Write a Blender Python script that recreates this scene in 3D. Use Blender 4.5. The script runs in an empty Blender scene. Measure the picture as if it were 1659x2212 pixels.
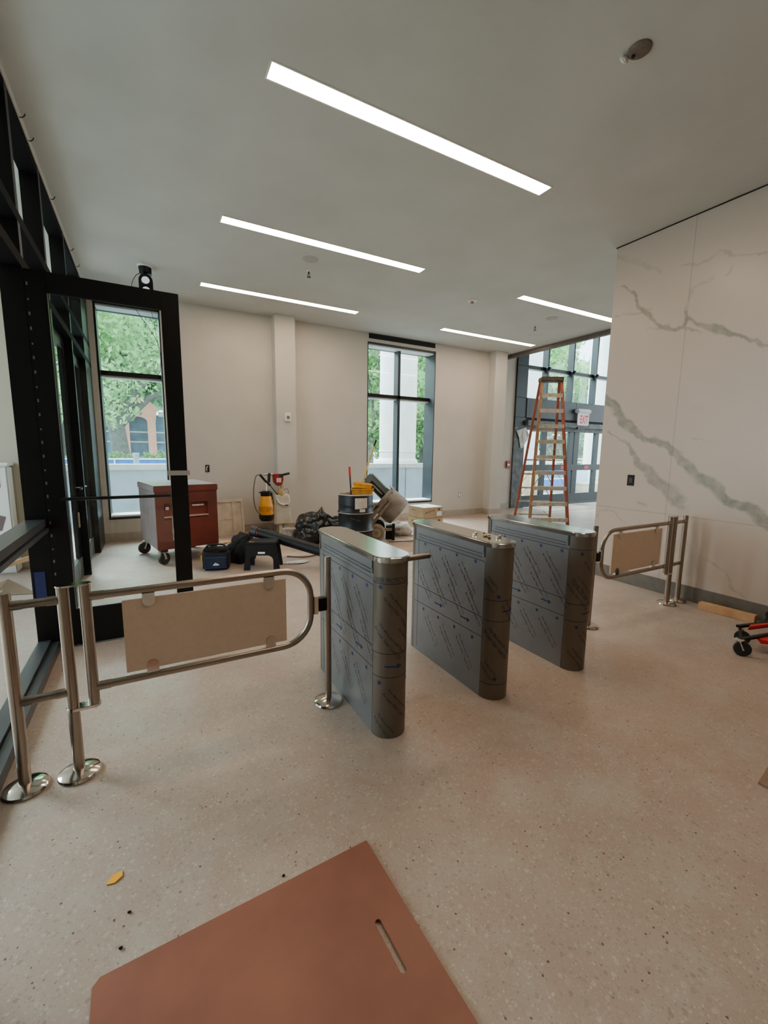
import bpy, bmesh, math, random
import numpy as np
from math import sin, cos, pi, radians as R, sqrt, atan2
from mathutils import Vector, Matrix, noise

random.seed(7)
SC = bpy.context.scene
COL = SC.collection

# ------------------------------------------------------------------ helpers
def lin(c):
    out = []
    for v in c[:3]:
        v = v / 255.0
        out.append(v / 12.92 if v <= 0.04045 else ((v + 0.055) / 1.055) ** 2.4)
    return (out[0], out[1], out[2], 1.0)

class NT:
    """tiny node helper"""
    def __init__(s, name):
        s.m = bpy.data.materials.new(name); s.m.use_nodes = True
        s.t = s.m.node_tree; s.t.nodes.clear()
        s.out = s.t.nodes.new('ShaderNodeOutputMaterial')
    def n(s, typ, **kw):
        nd = s.t.nodes.new('ShaderNode' + typ)
        for k, v in kw.items():
            if k in nd.inputs: s.put(nd.inputs[k], v)
            else: setattr(nd, k, v)
        return nd
    def put(s, sock, v):
        if isinstance(v, bpy.types.NodeSocket): s.t.links.new(v, sock)
        else: sock.default_value = v
    def math(s, op, a, b=None, clamp=False):
        nd = s.t.nodes.new('ShaderNodeMath'); nd.operation = op; nd.use_clamp = clamp
        s.put(nd.inputs[0], a)
        if b is not None: s.put(nd.inputs[1], b)
        return nd.outputs[0]
    def mix(s, f, a, b, blend='MIX'):
        nd = s.t.nodes.new('ShaderNodeMix'); nd.data_type = 'RGBA'; nd.blend_type = blend
        s.put(nd.inputs[0], f); s.put(nd.inputs[6], a); s.put(nd.inputs[7], b)
        return nd.outputs[2]
    def ramp(s, f, stops):
        nd = s.t.nodes.new('ShaderNodeValToRGB'); s.put(nd.inputs[0], f)
        e = nd.color_ramp.elements
        while len(e) < len(stops): e.new(0.5)
        for i, (p, c) in enumerate(stops):
            e[i].position = p; e[i].color = c if len(c) == 4 else (*c, 1)
        return nd.outputs[0]
    def coord(s):
        return s.n('TexCoord').outputs['Object']
    def noise(s, scale, detail=3, rough=0.55, vec=None):
        nd = s.n('TexNoise', Scale=scale, Detail=detail, Roughness=rough)
        s.put(nd.inputs['Vector'], vec if vec is not None else s.coord())
        return nd.outputs['Fac']
    def principled(s, **kw):
        p = s.n('BsdfPrincipled')
        for k, v in kw.items(): s.put(p.inputs[k.replace('_', ' ')], v)
        s.t.links.new(p.outputs[0], s.out.inputs[0])
        return p
    def bump(s, h, strength=0.2, dist=0.01):
        return s.n('Bump', Strength=strength, Distance=dist, Height=h).outputs[0]

def mat(name, col, col2=None, rough=0.5, metal=0.0, ns=8.0, amt=1.0, bump=0.0, spec=0.5, rvar=0.0, detail=4):
    t = NT(name); c = lin(col)
    kw = dict(Metallic=metal, Specular_IOR_Level=spec)
    if col2 is not None or bump or rvar:
        f = t.noise(ns, detail)
    if col2 is not None:
        kw['Base_Color'] = t.mix(t.ramp(f, [(0.35, (0, 0, 0)), (0.68, (amt,) * 3)]), c, lin(col2))
    else: kw['Base_Color'] = c
    if rvar:
        kw['Roughness'] = t.math('ADD', t.math('MULTIPLY', t.math('SUBTRACT', f, 0.5), rvar), rough, clamp=True)
    else: kw['Roughness'] = rough
    if bump: kw['Normal'] = t.bump(f, bump)
    t.principled(**kw)
    return t.m

def emis(name, col, strength):
    t = NT(name)
    e = t.n('Emission', Color=col, Strength=strength)
    t.t.links.new(e.outputs[0], t.out.inputs[0]); return t.m

def glass(name, tint=(0.90, 0.97, 0.96, 1), k=1.0):
    t = NT(name)
    lw = t.n('LayerWeight', Blend=0.25)
    tr = t.n('BsdfTransparent', Color=tint); gl = t.n('BsdfGlossy', Roughness=0.0, Color=(1, 1, 1, 1))
    f = t.math('ADD', t.math('MULTIPLY', t.math('POWER', lw.outputs['Facing'], 4.0), 0.6 * k), 0.045 * k)
    ms = t.n('MixShader'); t.put(ms.inputs[0], f)
    t.t.links.new(tr.outputs[0], ms.inputs[1]); t.t.links.new(gl.outputs[0], ms.inputs[2])
    t.t.links.new(ms.outputs[0], t.out.inputs[0]); return t.m

TM = {}
def thing(name, label, cat, loc=(0, 0, 0), rz=0.0, group=None, kind=None):
    o = bpy.data.objects.new(name, None); COL.objects.link(o)
    o.empty_display_size = 0.05
    o.location = loc; o.rotation_euler = (0, 0, rz)
    TM[o] = Matrix.Translation(loc) @ Matrix.Rotation(rz, 4, 'Z')
    tag(o, label, cat, group, kind); return o

def tag(o, label=None, cat=None, group=None, kind=None):
    if label: o['label'] = label
    if cat: o['category'] = cat
    if group: o['group'] = group
    if kind: o['kind'] = kind
    return o

class MB:
    def __init__(s, M=None):
        s.b = bmesh.new(); s.M = M or Matrix.Identity(4)
    def v(s, p): return s.b.verts.new(s.M @ Vector(p))
    def face(s, vs):
        try: return s.b.faces.new(vs)
        except ValueError: return None
    def poly(s, pts): s.face([s.v(p) for p in pts]); return s
    def box(s, x0, x1, y0, y1, z0, z1, rot=None, about=None):
        c = Vector(((x0 + x1) / 2, (y0 + y1) / 2, (z0 + z1) / 2)) if about is None else Vector(about)
        P = [Vector((x, y, z)) for z in (z0, z1) for x, y in ((x0, y0), (x1, y0), (x1, y1), (x0, y1))]
        if rot is not None:
            P = [rot @ (p - c) + c for p in P]
        q = [s.v(p) for p in P]
        for f in ((3, 2, 1, 0), (4, 5, 6, 7), (0, 1, 5, 4), (1, 2, 6, 5), (2, 3, 7, 6), (3, 0, 4, 7)):
            s.face([q[i] for i in f])
        return s
    def bar(s, p0, p1, w, h, up=(0, 0, 1)):
        p0, p1 = Vector(p0), Vector(p1); d = (p1 - p0).normalized(); up = Vector(up)
        if abs(d.dot(up)) > 0.98: up = Vector((0, 1, 0))
        x = d.cross(up).normalized() * (w / 2); y = x.cross(d).normalized() * (h / 2)
        a = [s.v(p0 + i * x + j * y) for i, j in ((-1, -1), (1, -1), (1, 1), (-1, 1))]
        b = [s.v(p1 + i * x + j * y) for i, j in ((-1, -1), (1, -1), (1, 1), (-1, 1))]
        s.face(a[::-1]); s.face(b)
        for i in range(4): s.face([a[i], a[(i + 1) % 4], b[(i + 1) % 4], b[i]])
        return s
    def tube(s, pts, r, n=12, closed=False, r1=None):
        P = [Vector(p) for p in pts]; m = len(P); rings = []; ref = None
        for i, p in enumerate(P):
            if closed: d = P[(i + 1) % m] - P[i - 1]
            elif i == 0: d = P[1] - P[0]
            elif i == m - 1: d = P[-1] - P[-2]
            else: d = (P[i + 1] - P[i]).normalized() + (P[i] - P[i - 1]).normalized()
            d.normalize()
            if ref is None:
                ref = Vector((0, 0, 1)) if abs(d.z) < 0.9 else Vector((1, 0, 0))
            x = ref - d * ref.dot(d)
            if x.length < 1e-5: x = d.orthogonal()
            x.normalize(); ref = x; y = d.cross(x)
            rr = r if r1 is None else r + (r1 - r) * i / (m - 1)
            if callable(rr): rr = rr(i / (m - 1))
            rings.append([s.v(p + x * (rr * cos(2 * pi * k / n)) + y * (rr * sin(2 * pi * k / n))) for k in range(n)])
        for i in range(m if closed else m - 1):
            a, b = rings[i], rings[(i + 1) % m]
            for k in range(n): s.face([a[k], a[(k + 1) % n], b[(k + 1) % n], b[k]])
        if not closed:
            s.face(rings[0][::-1]); s.face(rings[-1])
        return s
    def cyl(s, p0, p1, r, r1=None, n=20):
        return s.tube([p0, p1], r, n, r1=r1 if r1 is not None else r)
    def lathe(s, prof, c=(0, 0, 0), n=28, A=None, caps=True):
        c = Vector(c); A = A or Matrix.Identity(3); rings = []
        for r, z in prof:
            if r < 1e-6: rings.append([s.v(c + A @ Vector((0, 0, z)))])
            else: rings.append([s.v(c + A @ Vector((r * cos(2 * pi * k / n), r * sin(2 * pi * k / n), z))) for k in range(n)])
        for a, b in zip(rings, rings[1:]):
            for k in range(n):
                k2 = (k + 1) % n
                if len(a) == 1 and len(b) == 1: continue
                if len(a) == 1: s.face([a[0], b[k2], b[k]])
                elif len(b) == 1: s.face([a[k], a[k2], b[0]])
                else: s.face([a[k], a[k2], b[k2], b[k]])
        if caps:
            if len(rings[0]) > 1: s.face(rings[0][::-1])
            if len(rings[-1]) > 1: s.face(rings[-1])
        return s
    def prism(s, pts, z0, z1):
        a = [s.v((x, y, z0)) for x, y in pts]; b = [s.v((x, y, z1)) for x, y in pts]; n = len(pts)
        s.face(a[::-1]); s.face(b)
        for i in range(n): s.face([a[i], a[(i + 1) % n], b[(i + 1) % n], b[i]])
        return s
    def wall(s, pts, z0, z1):           # open strip following pts
        a = [s.v((x, y, z0)) for x, y in pts]; b = [s.v((x, y, z1)) for x, y in pts]
        for i in range(len(pts) - 1): s.face([a[i], a[i + 1], b[i + 1], b[i]])
        return s
    def ball(s, c, rx, ry=None, rz=None, sub=3, nz=0.0, ns=3.0, seed=0.0, flat=None):
        ry = ry or rx; rz = rz or rx
        d = bmesh.ops.create_icosphere(s.b, subdivisions=sub, radius=1.0)
        for v in d['verts']:
            p = v.co.copy()
            k = 1 + nz * noise.noise(p * ns + Vector((seed, seed * 1.7, 0))) + nz * 0.5 * noise.noise(p * ns * 2.7 + Vector((seed, 3, 1)))
            q = Vector((p.x * rx * k, p.y * ry * k, p.z * rz * k)) + Vector(c)
            if flat is not None and q.z < flat: q.z = flat
            v.co = s.M @ q
        return s
    def sweep(s, fn): fn(s); return s

def obj(name, mb, m, parent=None, label=None, cat=None, group=None, kind=None, bev=0.0, ang=38, local=False, seg=2):
    b = mb.b
    bmesh.ops.recalc_face_normals(b, faces=b.faces[:])
    if bev:
        es = [e for e in b.edges if len(e.link_faces) == 2 and e.calc_face_angle(0) > R(30)]
        bmesh.ops.bevel(b, geom=es, offset=bev, segments=seg, affect='EDGES', clamp_overlap=True)
    if parent is not None and not local:
        Mi = TM[parent].inverted(); b.transform(Mi)
    me = bpy.data.meshes.new(name); b.to_mesh(me); b.free()
    return link(name, me, m, parent, label, cat, group, kind, ang)

def link(name, me, m, parent=None, label=None, cat=None, group=None, kind=None, ang=38):
    if me.polygons:
        me.polygons.foreach_set('use_smooth', [True] * len(me.polygons))
        if ang is not None: me.set_sharp_from_angle(angle=R(ang))
    for q in (m if isinstance(m, (list, tuple)) else [m]): me.materials.append(q)
    o = bpy.data.objects.new(name, me); COL.objects.link(o)
    if parent is not None: o.parent = parent
    TM[o] = TM[parent] if parent is not None else Matrix.Identity(4)
    return tag(o, label, cat, group, kind)

def copy_tree(o, parent=None):
    c = o.copy(); COL.objects.link(c)
    if parent is not None: c.parent = parent
    for ch in [q for q in COL.objects if q.parent == o]: copy_tree(ch, c)
    return c

def arc(cx, cy, r, a0, a1, n=10):
    return [(cx + r * cos(a0 + (a1 - a0) * i / n), cy + r * sin(a0 + (a1 - a0) * i / n)) for i in range(n + 1)]

def smooth_path(pts, k=6):
    P = [Vector(p) for p in pts]; out = []
    for i in range(len(P) - 1):
        p0, p1, p2, p3 = P[max(i - 1, 0)], P[i], P[i + 1], P[min(i + 2, len(P) - 1)]
        for j in range(k):
            t = j / k
            out.append(0.5 * ((2 * p1) + (p2 - p0) * t + (2 * p0 - 5 * p1 + 4 * p2 - p3) * t * t + (3 * p1 - p0 - 3 * p2 + p3) * t ** 3))
    out.append(P[-1]); return out

_tx = {}
def text2d(body, size=1.0, shear=0.0):
    """flat triangulated outlines of a piece of writing: (verts, faces), lower-left at origin"""
    key = (body, size, shear)
    if key in _tx: return _tx[key]
    cu = bpy.data.curves.new('writing', 'FONT'); cu.body = body; cu.size = size; cu.resolution_u = 2; cu.offset = 0.012; cu.shear = shear
    o = bpy.data.objects.new('writing', cu); COL.objects.link(o)
    dg = bpy.context.evaluated_depsgraph_get(); dg.update()
    me = o.evaluated_get(dg).to_mesh()
    vs = [(v.co.x, v.co.y) for v in me.vertices]; fs = [tuple(p.vertices) for p in me.polygons]
    o.evaluated_get(dg).to_mesh_clear()
    bpy.data.objects.remove(o); bpy.data.curves.remove(cu)
    x0 = min((v[0] for v in vs), default=0); y0 = min((v[1] for v in vs), default=0)
    vs = [(x - x0, y - y0) for x, y in vs]
    _tx[key] = (vs, fs); return vs, fs

def put_text(mb, body, height, fn, shear=0.0, width=None):
    """writes body with letters of the given height; fn maps (u,v) in metres to a 3-D point"""
    vs, fs = text2d(body, 1.0, shear)
    h = max(v[1] for v in vs); w = max(v[0] for v in vs)
    k = height / h; kx = width / w if width else k
    q = [mb.v(fn(x * kx, y * k)) for x, y in vs]
    for f in fs: mb.face([q[i] for i in f])

# ------------------------------------------------------------------ camera
W, H, F = 1659, 2212, 920.54
YAW, PIT, ROL, HC = 0.5073, 0.1419, -0.0131, 1.58
fw = Vector((sin(YAW) * cos(PIT), cos(YAW) * cos(PIT), -sin(PIT)))
r0 = Vector((cos(YAW), -sin(YAW), 0)); d0 = fw.cross(r0)
rt = r0 * cos(ROL) + d0 * sin(ROL); dn = -r0 * sin(ROL) + d0 * cos(ROL)
cam = bpy.data.cameras.new('camera'); co = bpy.data.objects.new('camera', cam); COL.objects.link(co)
cam.sensor_fit = 'VERTICAL'; cam.sensor_height = 24.0; cam.sensor_width = 18.0; cam.lens = F / H * 24.0
cam.clip_start = 0.02; cam.clip_end = 400
up = -dn; bk = -fw
co.matrix_world = Matrix(((rt.x, up.x, bk.x, 0), (rt.y, up.y, bk.y, 0), (rt.z, up.z, bk.z, HC), (0, 0, 0, 1)))
SC.camera = co

# ------------------------------------------------------------------ materials
def floor_mat():
    t = NT('terrazzo'); g = t.n('NewGeometry').outputs['Position']
    wob = t.n('TexNoise', Scale=14.0, Detail=2.0); t.put(wob.inputs['Vector'], g)
    vec = t.n('VectorMath', operation='ADD'); t.put(vec.inputs[0], g)
    sc = t.n('VectorMath', operation='SCALE'); t.put(sc.inputs[0], wob.outputs['Color']); sc.inputs['Scale'].default_value = 0.02
    t.t.links.new(sc.outputs[0], vec.inputs[1])
    base = t.mix(t.ramp(t.noise(0.55, 4, 0.6, g), [(0.3, (0, 0, 0)), (0.7, (1, 1, 1))]), lin((166, 146, 133)), lin((152, 127, 112)))
    base = t.mix(t.ramp(t.noise(5.0, 4, 0.7, g), [(0.45, (0, 0, 0)), (0.75, (0.5,) * 3)]), base, lin((170, 160, 148)))
    col = base
    for sc_, thr, cols, amt in ((52.0, 0.30, ((0.0, (120, 108, 94)), (0.45, (176, 164, 146)), (0.75, (140, 124, 106)), (1.0, (184, 172, 156))), 0.6),
                           (92.0, 0.26, ((0.0, (104, 92, 80)), (0.3, (190, 180, 164)), (0.7, (128, 112, 96)), (1.0, (192, 182, 168))), 0.65),
                           (170.0, 0.28, ((0.0, (112, 100, 88)), (0.5, (184, 172, 156)), (1.0, (120, 106, 92))), 0.6)):
        vo = t.n('TexVoronoi', Scale=sc_, feature='F1'); t.t.links.new(vec.outputs[0], vo.inputs['Vector'])
        sep = t.n('SeparateColor'); t.t.links.new(vo.outputs['Color'], sep.inputs[0])
        cc = t.ramp(sep.outputs[0], [(p, lin(c)) for p, c in cols])
        size = t.math('ADD', t.math('MULTIPLY', sep.outputs[1], thr + 0.12), 0.06)
        mask = t.math('MULTIPLY', t.math('LESS_THAN', vo.outputs['Distance'], size), amt)
        keep = t.math('MULTIPLY', mask, t.math('GREATER_THAN', sep.outputs[2], 0.18))
        col = t.mix(keep, col, cc)
    # sparse dark chips
    vo = t.n('TexVoronoi', Scale=60.0, feature='F1'); t.t.links.new(vec.outputs[0], vo.inputs['Vector'])
    sep = t.n('SeparateColor'); t.t.links.new(vo.outputs['Color'], sep.inputs[0])
    mk = t.math('MULTIPLY', t.math('LESS_THAN', vo.outputs['Distance'], 0.24), t.math('GREATER_THAN', sep.outputs[1], 0.955))
    col = t.mix(mk, col, lin((84, 68, 57)))
    dust = t.ramp(t.noise(1.3, 5, 0.65, g), [(0.52, (0, 0, 0)), (0.72, (0.4,) * 3)])
    col = t.mix(dust, col, lin((176, 170, 160)))
    rough = t.math('ADD', t.math('MULTIPLY', t.noise(2.2, 5, 0.6, g), 0.34), 0.22)
    t.principled(Base_Color=col, Roughness=rough, Specular_IOR_Level=0.45)
    return t.m

def marble_mat():
    t = NT('veined_marble'); g = t.n('NewGeometry').outputs['Position']
    at = t.n('Attribute', attribute_name='vein'); v = at.outputs['Fac']
    base = t.mix(t.noise(0.9, 4, 0.6, g), lin((188, 172, 158)), lin((176, 160, 147)))
    cl = t.ramp(t.noise(1.6, 6, 0.7, g), [(0.55, (0, 0, 0)), (0.8, (0.35,) * 3)])
    base = t.mix(cl, base, lin((168, 160, 148)))
    nf = t.noise(26.0, 6, 0.75, g)
    vv = t.math('MULTIPLY', v, t.math('ADD', t.math('MULTIPLY', nf, 0.9), 0.5), clamp=True)
    vc = t.mix(t.noise(9.0, 6, 0.8, g), lin((104, 106, 92)), lin((138, 136, 122)))
    col = t.mix(vv, base, vc)
    sp = t.n('SeparateXYZ'); t.t.links.new(g, sp.inputs[0])
    j1 = t.math('LESS_THAN', t.math('ABSOLUTE', t.math('SUBTRACT', sp.outputs[1], 2.63)), 0.0022)
    j2 = t.math('LESS_THAN', t.math('ABSOLUTE', t.math('SUBTRACT', sp.outputs[2], 0.915)), 0.0022)
    j3 = t.math('LESS_THAN', t.math('ABSOLUTE', t.math('SUBTRACT', sp.outputs[1], 0.0)), 0.0022)
    j = t.math('MULTIPLY', t.math('MAXIMUM', t.math('MAXIMUM', j1, j2), j3), 0.6)
    col = t.mix(j, col, lin((100, 92, 84)))
    t.principled(Base_Color=col, Roughness=0.3, Specular_IOR_Level=0.4)
    return t.m

def brushed(name, col, rough=0.28, axis=2, metal=1.0, ns=70):
    t = NT(name); c = t.coord()
    mp = t.n('Mapping'); t.t.links.new(c, mp.inputs['Vector'])
    s = [1.0, 1.0, 1.0]; s[axis] = 0.03; mp.inputs['Scale'].default_value = s
    f = t.noise(ns, 4, 0.6, mp.outputs[0])
    t.principled(Base_Color=t.mix(f, lin(col), lin([q * 0.86 for q in col])), Metallic=metal,
                 Roughness=t.math('ADD', t.math('MULTIPLY', f, 0.12), rough - 0.06))
    return t.m

def leaf_mat(name, c1, c2):
    t = NT(name); oi = t.n('NewGeometry').outputs['Random Per Island']
    col = t.ramp(oi, [(0.0, lin(c1)), (1.0, lin(c2))])
    d = t.n('BsdfDiffuse', Color=col); tr = t.n('BsdfTranslucent', Color=col)
    ms = t.n('MixShader'); ms.inputs[0].default_value = 0.5
    t.t.links.new(d.outputs[0], ms.inputs[1]); t.t.links.new(tr.outputs[0], ms.inputs[2])
    t.t.links.new(ms.outputs[0], t.out.inputs[0]); return t.m

m_floor = floor_mat(); m_marble = marble_mat()
m_ceil = mat('ceiling_paint', (196, 196, 190), (188, 188, 182), rough=0.95, ns=1.2, spec=0.2)
m_wall = mat('wall_paint', (194, 188, 179), (188, 181, 172), rough=0.9, ns=1.5, spec=0.2)
m_wallbeige = mat('beige_paint', (190, 178, 160), (182, 170, 152), rough=0.9, ns=1.5, spec=0.2)
m_base = mat('baseboard_stone', (140, 130, 116), (126, 116, 103), rough=0.45, ns=14)
m_black = mat('black_anodised', (9, 8, 8), (14, 13, 12), rough=0.4, ns=5, spec=0.25)
m_black2 = mat('black_anodised_satin', (16, 15, 15), rough=0.3, spec=0.4)
m_blackmatte = mat('black_matte_bar', (12, 11, 11), rough=.75, spec=.08)
m_rail_sheen = mat('rail_anodised_sheen', (58, 61, 63), (50, 53, 55), rough=0.3, ns=3, spec=0.6)  # black rails painted greyer to carry the bluish light on their tops
m_grey = mat('grey_anodised', (34, 40, 43), (42, 48, 51), rough=0.45, ns=3, spec=0.35)
m_greydust_sheen = mat('grey_anodised_dust_sheen', (50, 56, 59), (98, 102, 100), rough=0.6, ns=7, amt=0.9)  # dust on the entry frame, painted floor sheen on the door kick plates
m_fascia = mat('soffit_brown', (84, 74, 68), (96, 86, 80), rough=0.6, ns=5)
m_white = mat('white_plastic', (226, 224, 218), rough=0.45)
m_sill = mat('white_sill', (226, 232, 234), rough=0.5)
m_glass = glass('clear_glass')
m_glass_ent = glass('entry_glass', (0.88, 0.96, 0.97, 1))
m_steel = brushed('brushed_stainless', (172, 156, 142), 0.30, 2)
m_steelx = brushed('brushed_stainless_rail', (172, 156, 142), 0.30, 0)
m_polish = mat('polished_stainless', (206, 196, 186), metal=1.0, rough=0.13, rvar=0.08, ns=20)
m_lid = brushed('lid_steel', (190, 184, 176), 0.17, 1, 1.0, 60)
m_film = mat('film_covered_steel', (128, 124, 123), (122, 118, 118), rough=0.42, metal=0.55, ns=6, rvar=0.1)
m_filmend_shaded = mat('film_end_shaded', (116, 104, 92), (110, 98, 86), rough=0.4, metal=0.5, ns=6, rvar=0.1)  # film colour darkened and browned to carry the ends' shade and warm reflection
m_ink = mat('grey_ink', (52, 52, 56), rough=0.6)
m_inkline = mat('line_ink', (62, 58, 56), rough=0.6)
m_inkblue = mat('blue_ink', (22, 48, 96), rough=0.6)
m_panel = mat('cream_panel', (218, 190, 166), (212, 184, 160), rough=0.5, ns=30, spec=0.3)
m_board = mat('brown_hardboard', (136, 82, 62), (124, 73, 54), rough=0.5, ns=3.5, bump=0.02, rvar=0.25, spec=0.35)
m_strip = emis('strip_diffuser', (1.0, 0.79, 0.58, 1), 31.0)
m_redbox = mat('red_brown_steel', (112, 46, 32), (86, 36, 28), rough=0.42, ns=3, spec=0.5, rvar=0.2)
m_boxside = mat('dusty_brown_steel', (92, 66, 62), (110, 96, 94), rough=0.5, ns=2.5, spec=0.5)
m_boxtop = mat('pale_lid_steel', (142, 140, 140), (118, 112, 108), rough=0.35, ns=6, spec=0.5)
m_rubber = mat('black_rubber', (22, 22, 22), (40, 38, 36), rough=0.7, ns=30)
m_blackpl = mat('black_plastic', (13, 13, 14), (20, 20, 20), rough=0.5, ns=9, spec=.3)
m_bagblk = mat('black_polythene', (14, 14, 15), (24, 24, 26), rough=0.28, ns=5, bump=0.3)
m_fabric = mat('black_fabric', (22, 22, 24), (34, 34, 38), rough=0.9, ns=60)
m_navy = mat('navy_fabric', (24, 32, 52), (30, 40, 64), rough=0.85, ns=60)
m_bluetrim = mat('blue_piping', (28, 60, 110), rough=0.7)
m_drum = mat('drum_black_paint', (16, 18, 21), (30, 33, 37), rough=0.42, ns=6, spec=0.35)
m_paper = mat('label_paper', (206, 194, 180), (190, 178, 164), rough=0.8, ns=16)
m_yellow = mat('yellow_plastic', (232, 164, 20), (214, 140, 16), rough=0.5, ns=9)
m_yellowd = mat('grimy_yellow_plastic', (206, 146, 32), (160, 100, 30), rough=0.55, ns=9)
m_red = mat('red_plastic', (150, 30, 30), (130, 26, 28), rough=0.45, ns=8)
m_redbright = mat('bright_red_plastic', (190, 24, 26), rough=0.4)
m_jug = mat('grimy_white_plastic', (212, 206, 190), (190, 182, 164), rough=0.55, ns=7)
m_conc = mat('mortar_grey_steel', (152, 146, 140), (116, 110, 104), rough=0.65, ns=5, bump=0.04)
m_conclight = mat('mortar_splashed_steel', (150, 142, 130), (110, 100, 90), rough=0.7, ns=12, bump=0.05)
m_hood = mat('grey_green_hood', (98, 106, 100), (84, 90, 86), rough=0.5, ns=6)
m_card = mat('cardboard', (176, 156, 126), (164, 144, 114), rough=0.85, ns=10)
m_cardtop = mat('pale_carton_top', (206, 204, 196), (190, 186, 176), rough=0.7, ns=10)  # paler than the carton sides
m_papersheet = mat('floor_protection_paper', (152, 124, 102), (178, 154, 134), rough=0.85, ns=3)
m_whitesack = mat('white_woven_sack', (206, 204, 198), (186, 184, 178), rough=0.75, ns=20, bump=0.1)
m_wood = mat('pine_lumber', (202, 158, 116), (182, 136, 94), rough=0.65, ns=9)
m_ply = mat('dusty_plywood', (186, 172, 154), (166, 150, 132), rough=0.8, ns=6)
m_orange = mat('orange_fibreglass', (150, 66, 46), (128, 92, 68), rough=0.55, ns=9, amt=0.8)
m_orange2 = mat('worn_orange_fibreglass', (150, 112, 82), (132, 92, 64), rough=0.6, ns=9, amt=0.9)
m_alum = mat('dusty_aluminium', (196, 186, 168), (164, 152, 134), rough=0.5, metal=0.35, ns=14)
m_capblk = mat('ladder_cap_plastic', (44, 34, 28), (80, 66, 52), rough=0.6, ns=22)
m_darkmetal = mat('dark_steel', (44, 42, 40), rough=0.4, metal=0.8)
m_chrome = mat('bright_steel', (200, 198, 194), rough=0.2, metal=1.0)
m_brass = mat('small_steel_fittings', (206, 190, 160), rough=0.25, metal=1.0)
m_hose = mat('grey_hose', (92, 84, 78), (70, 64, 60), rough=0.6, ns=20)
m_plastic_sheet = mat('clear_polythene_sheet', (176, 174, 164), (150, 148, 140), rough=0.35, ns=9, bump=0.3)
m_tape = mat('grey_tape', (150, 142, 134), rough=0.5)
m_tapeblue = mat('blue_tape', (30, 36, 90), rough=0.6)
m_signred = mat('sign_red', (206, 40, 62), rough=0.5)
m_dark = mat('dark_recess', (10, 10, 10), rough=0.8)

# ------------------------------------------------------------------ the setting
CZ, YB = 4.04, 8.38
obj('floor', MB().box(-4.2, 16.2, -4.2, 9.1, -0.12, 0.0), m_floor, kind='structure')
obj('ground', MB().box(-60, 90, 9.1, 130, -0.2, -0.03).box(-60, -4.2, -20, 9.1, -.2, -.03).box(16.2, 90, -30, 9.1, -.2, -.03), mat('outdoor_paving', (176, 176, 170), (150, 150, 146), rough=0.9, ns=0.4), kind='structure')
obj('ceiling', MB().box(-0.675, 8.2, -4.2, 9.0, CZ, CZ + 0.3), m_ceil, kind='structure')
obj('ceiling.001', MB().box(8.3, 16.2, -4.2, 9.3, 5.9, 6.1), m_ceil, kind='structure')
obj('ceiling.002', MB().box(-4.2, -0.82, -4.2, 9.0, CZ, CZ + 0.3), m_ceil, kind='structure')
obj('trim_1', MB().box(8.2, 8.3, -4.2, 8.9, 3.95, 6.0), m_fascia, kind='structure')
# slim pale strip between the curtain wall head and the ceiling
obj('trim_2', MB().box(-0.82, -0.675, -4.2, YB, 3.975, CZ + 0.3), m_wall, kind='structure')

b = MB()
for x0, x1, z0, z1 in ((-0.82, -0.60, 0, CZ), (-0.60, 0.33, 0, 0.40), (-0.60, 0.33, 3.86, CZ), (0.33, 4.21, 0, CZ),
                       (4.21, 5.97, 0, 0.40), (4.21, 5.97, 3.86, CZ), (5.97, 8.1, 0, CZ)):
    b.box(x0, x1, YB, YB + 0.42, z0, z1)
b.box(8.1, 9.08, 8.92, 9.2, 0, 6.0)
b.box(8.1, 8.2, 8.38, 8.92, 0, CZ)
obj('wall_back', b, m_wall, kind='structure')
obj('wall_pilaster', MB().box(2.19, 2.57, 8.15, YB, 0, CZ), m_wall, kind='structure')
obj('wall_pilaster.001', MB().box(7.60, 7.98, 8.15, YB, 0, CZ), m_wall, kind='structure')
obj('wall_front', MB().box(-4.2, 16.2, -4.4, -4.2, 0, 6), m_wallbeige, kind='structure')
b = MB().box(16.0, 16.2, -4.2, 2.0, 0, 6).box(16, 16.2, 2, 9.3, 5.5, 6)
for y in (2.0, 3.8, 5.6, 7.4, 9.1): b.box(16, 16.15, y, y + .1, 0, 5.5)
obj('wall_right', b, m_wallbeige, kind='structure')  # unseen; opened between posts to flood the entry hall with sky light
obj('wall_vestibule', MB().box(-4.2, -1.22, 7.0, 7.15, 0, CZ), m_wallbeige, kind='structure')
b = MB().box(-4.3, -4.2, -4.2, 1.4, 0, CZ).box(-4.3, -4.2, -4.2, 7.15, 0, .3).box(-4.3, -4.2, -4.2, 7.15, 3.9, CZ)
for y in (-4.2, -1.4, 1.4, 4.2, 7.05): b.box(-4.3, -4.2, y, y + .1, .3, 3.9)
obj('wall_left', b, m_black, kind='structure')  # unseen; open bays let sky light in, solid end keeps the near side dim
obj('wall_entry', MB().box(13.75, 16.2, 8.95, 9.15, 0, 6).box(9.08, 13.75, 8.95, 9.15, 5.5, 6), m_wall, kind='structure')

b = MB()
for x0, x1 in ((-0.68, 2.19), (2.57, 7.60), (7.98, 8.19)): b.box(x0, x1, YB - 0.012, YB, 0, 0.15)
b.box(2.178, 2.582, 8.138, 8.15, 0, 0.15).box(2.178, 2.19, 8.15, 8.37, 0, 0.15).box(2.57, 2.582, 8.15, 8.37, 0, 0.15)
b.box(7.588, 7.992, 8.138, 8.15, 0, 0.15).box(7.588, 7.60, 8.15, 8.37, 0, 0.15).box(7.98, 7.992, 8.15, 8.37, 0, 0.15).box(8.2, 9.07, 8.9, 8.92, 0, 0.15)
obj('baseboard_back', b, mat('painted_baseboard', (168, 156, 142), (156, 144, 130), rough=0.5, ns=9), kind='structure')

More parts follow.
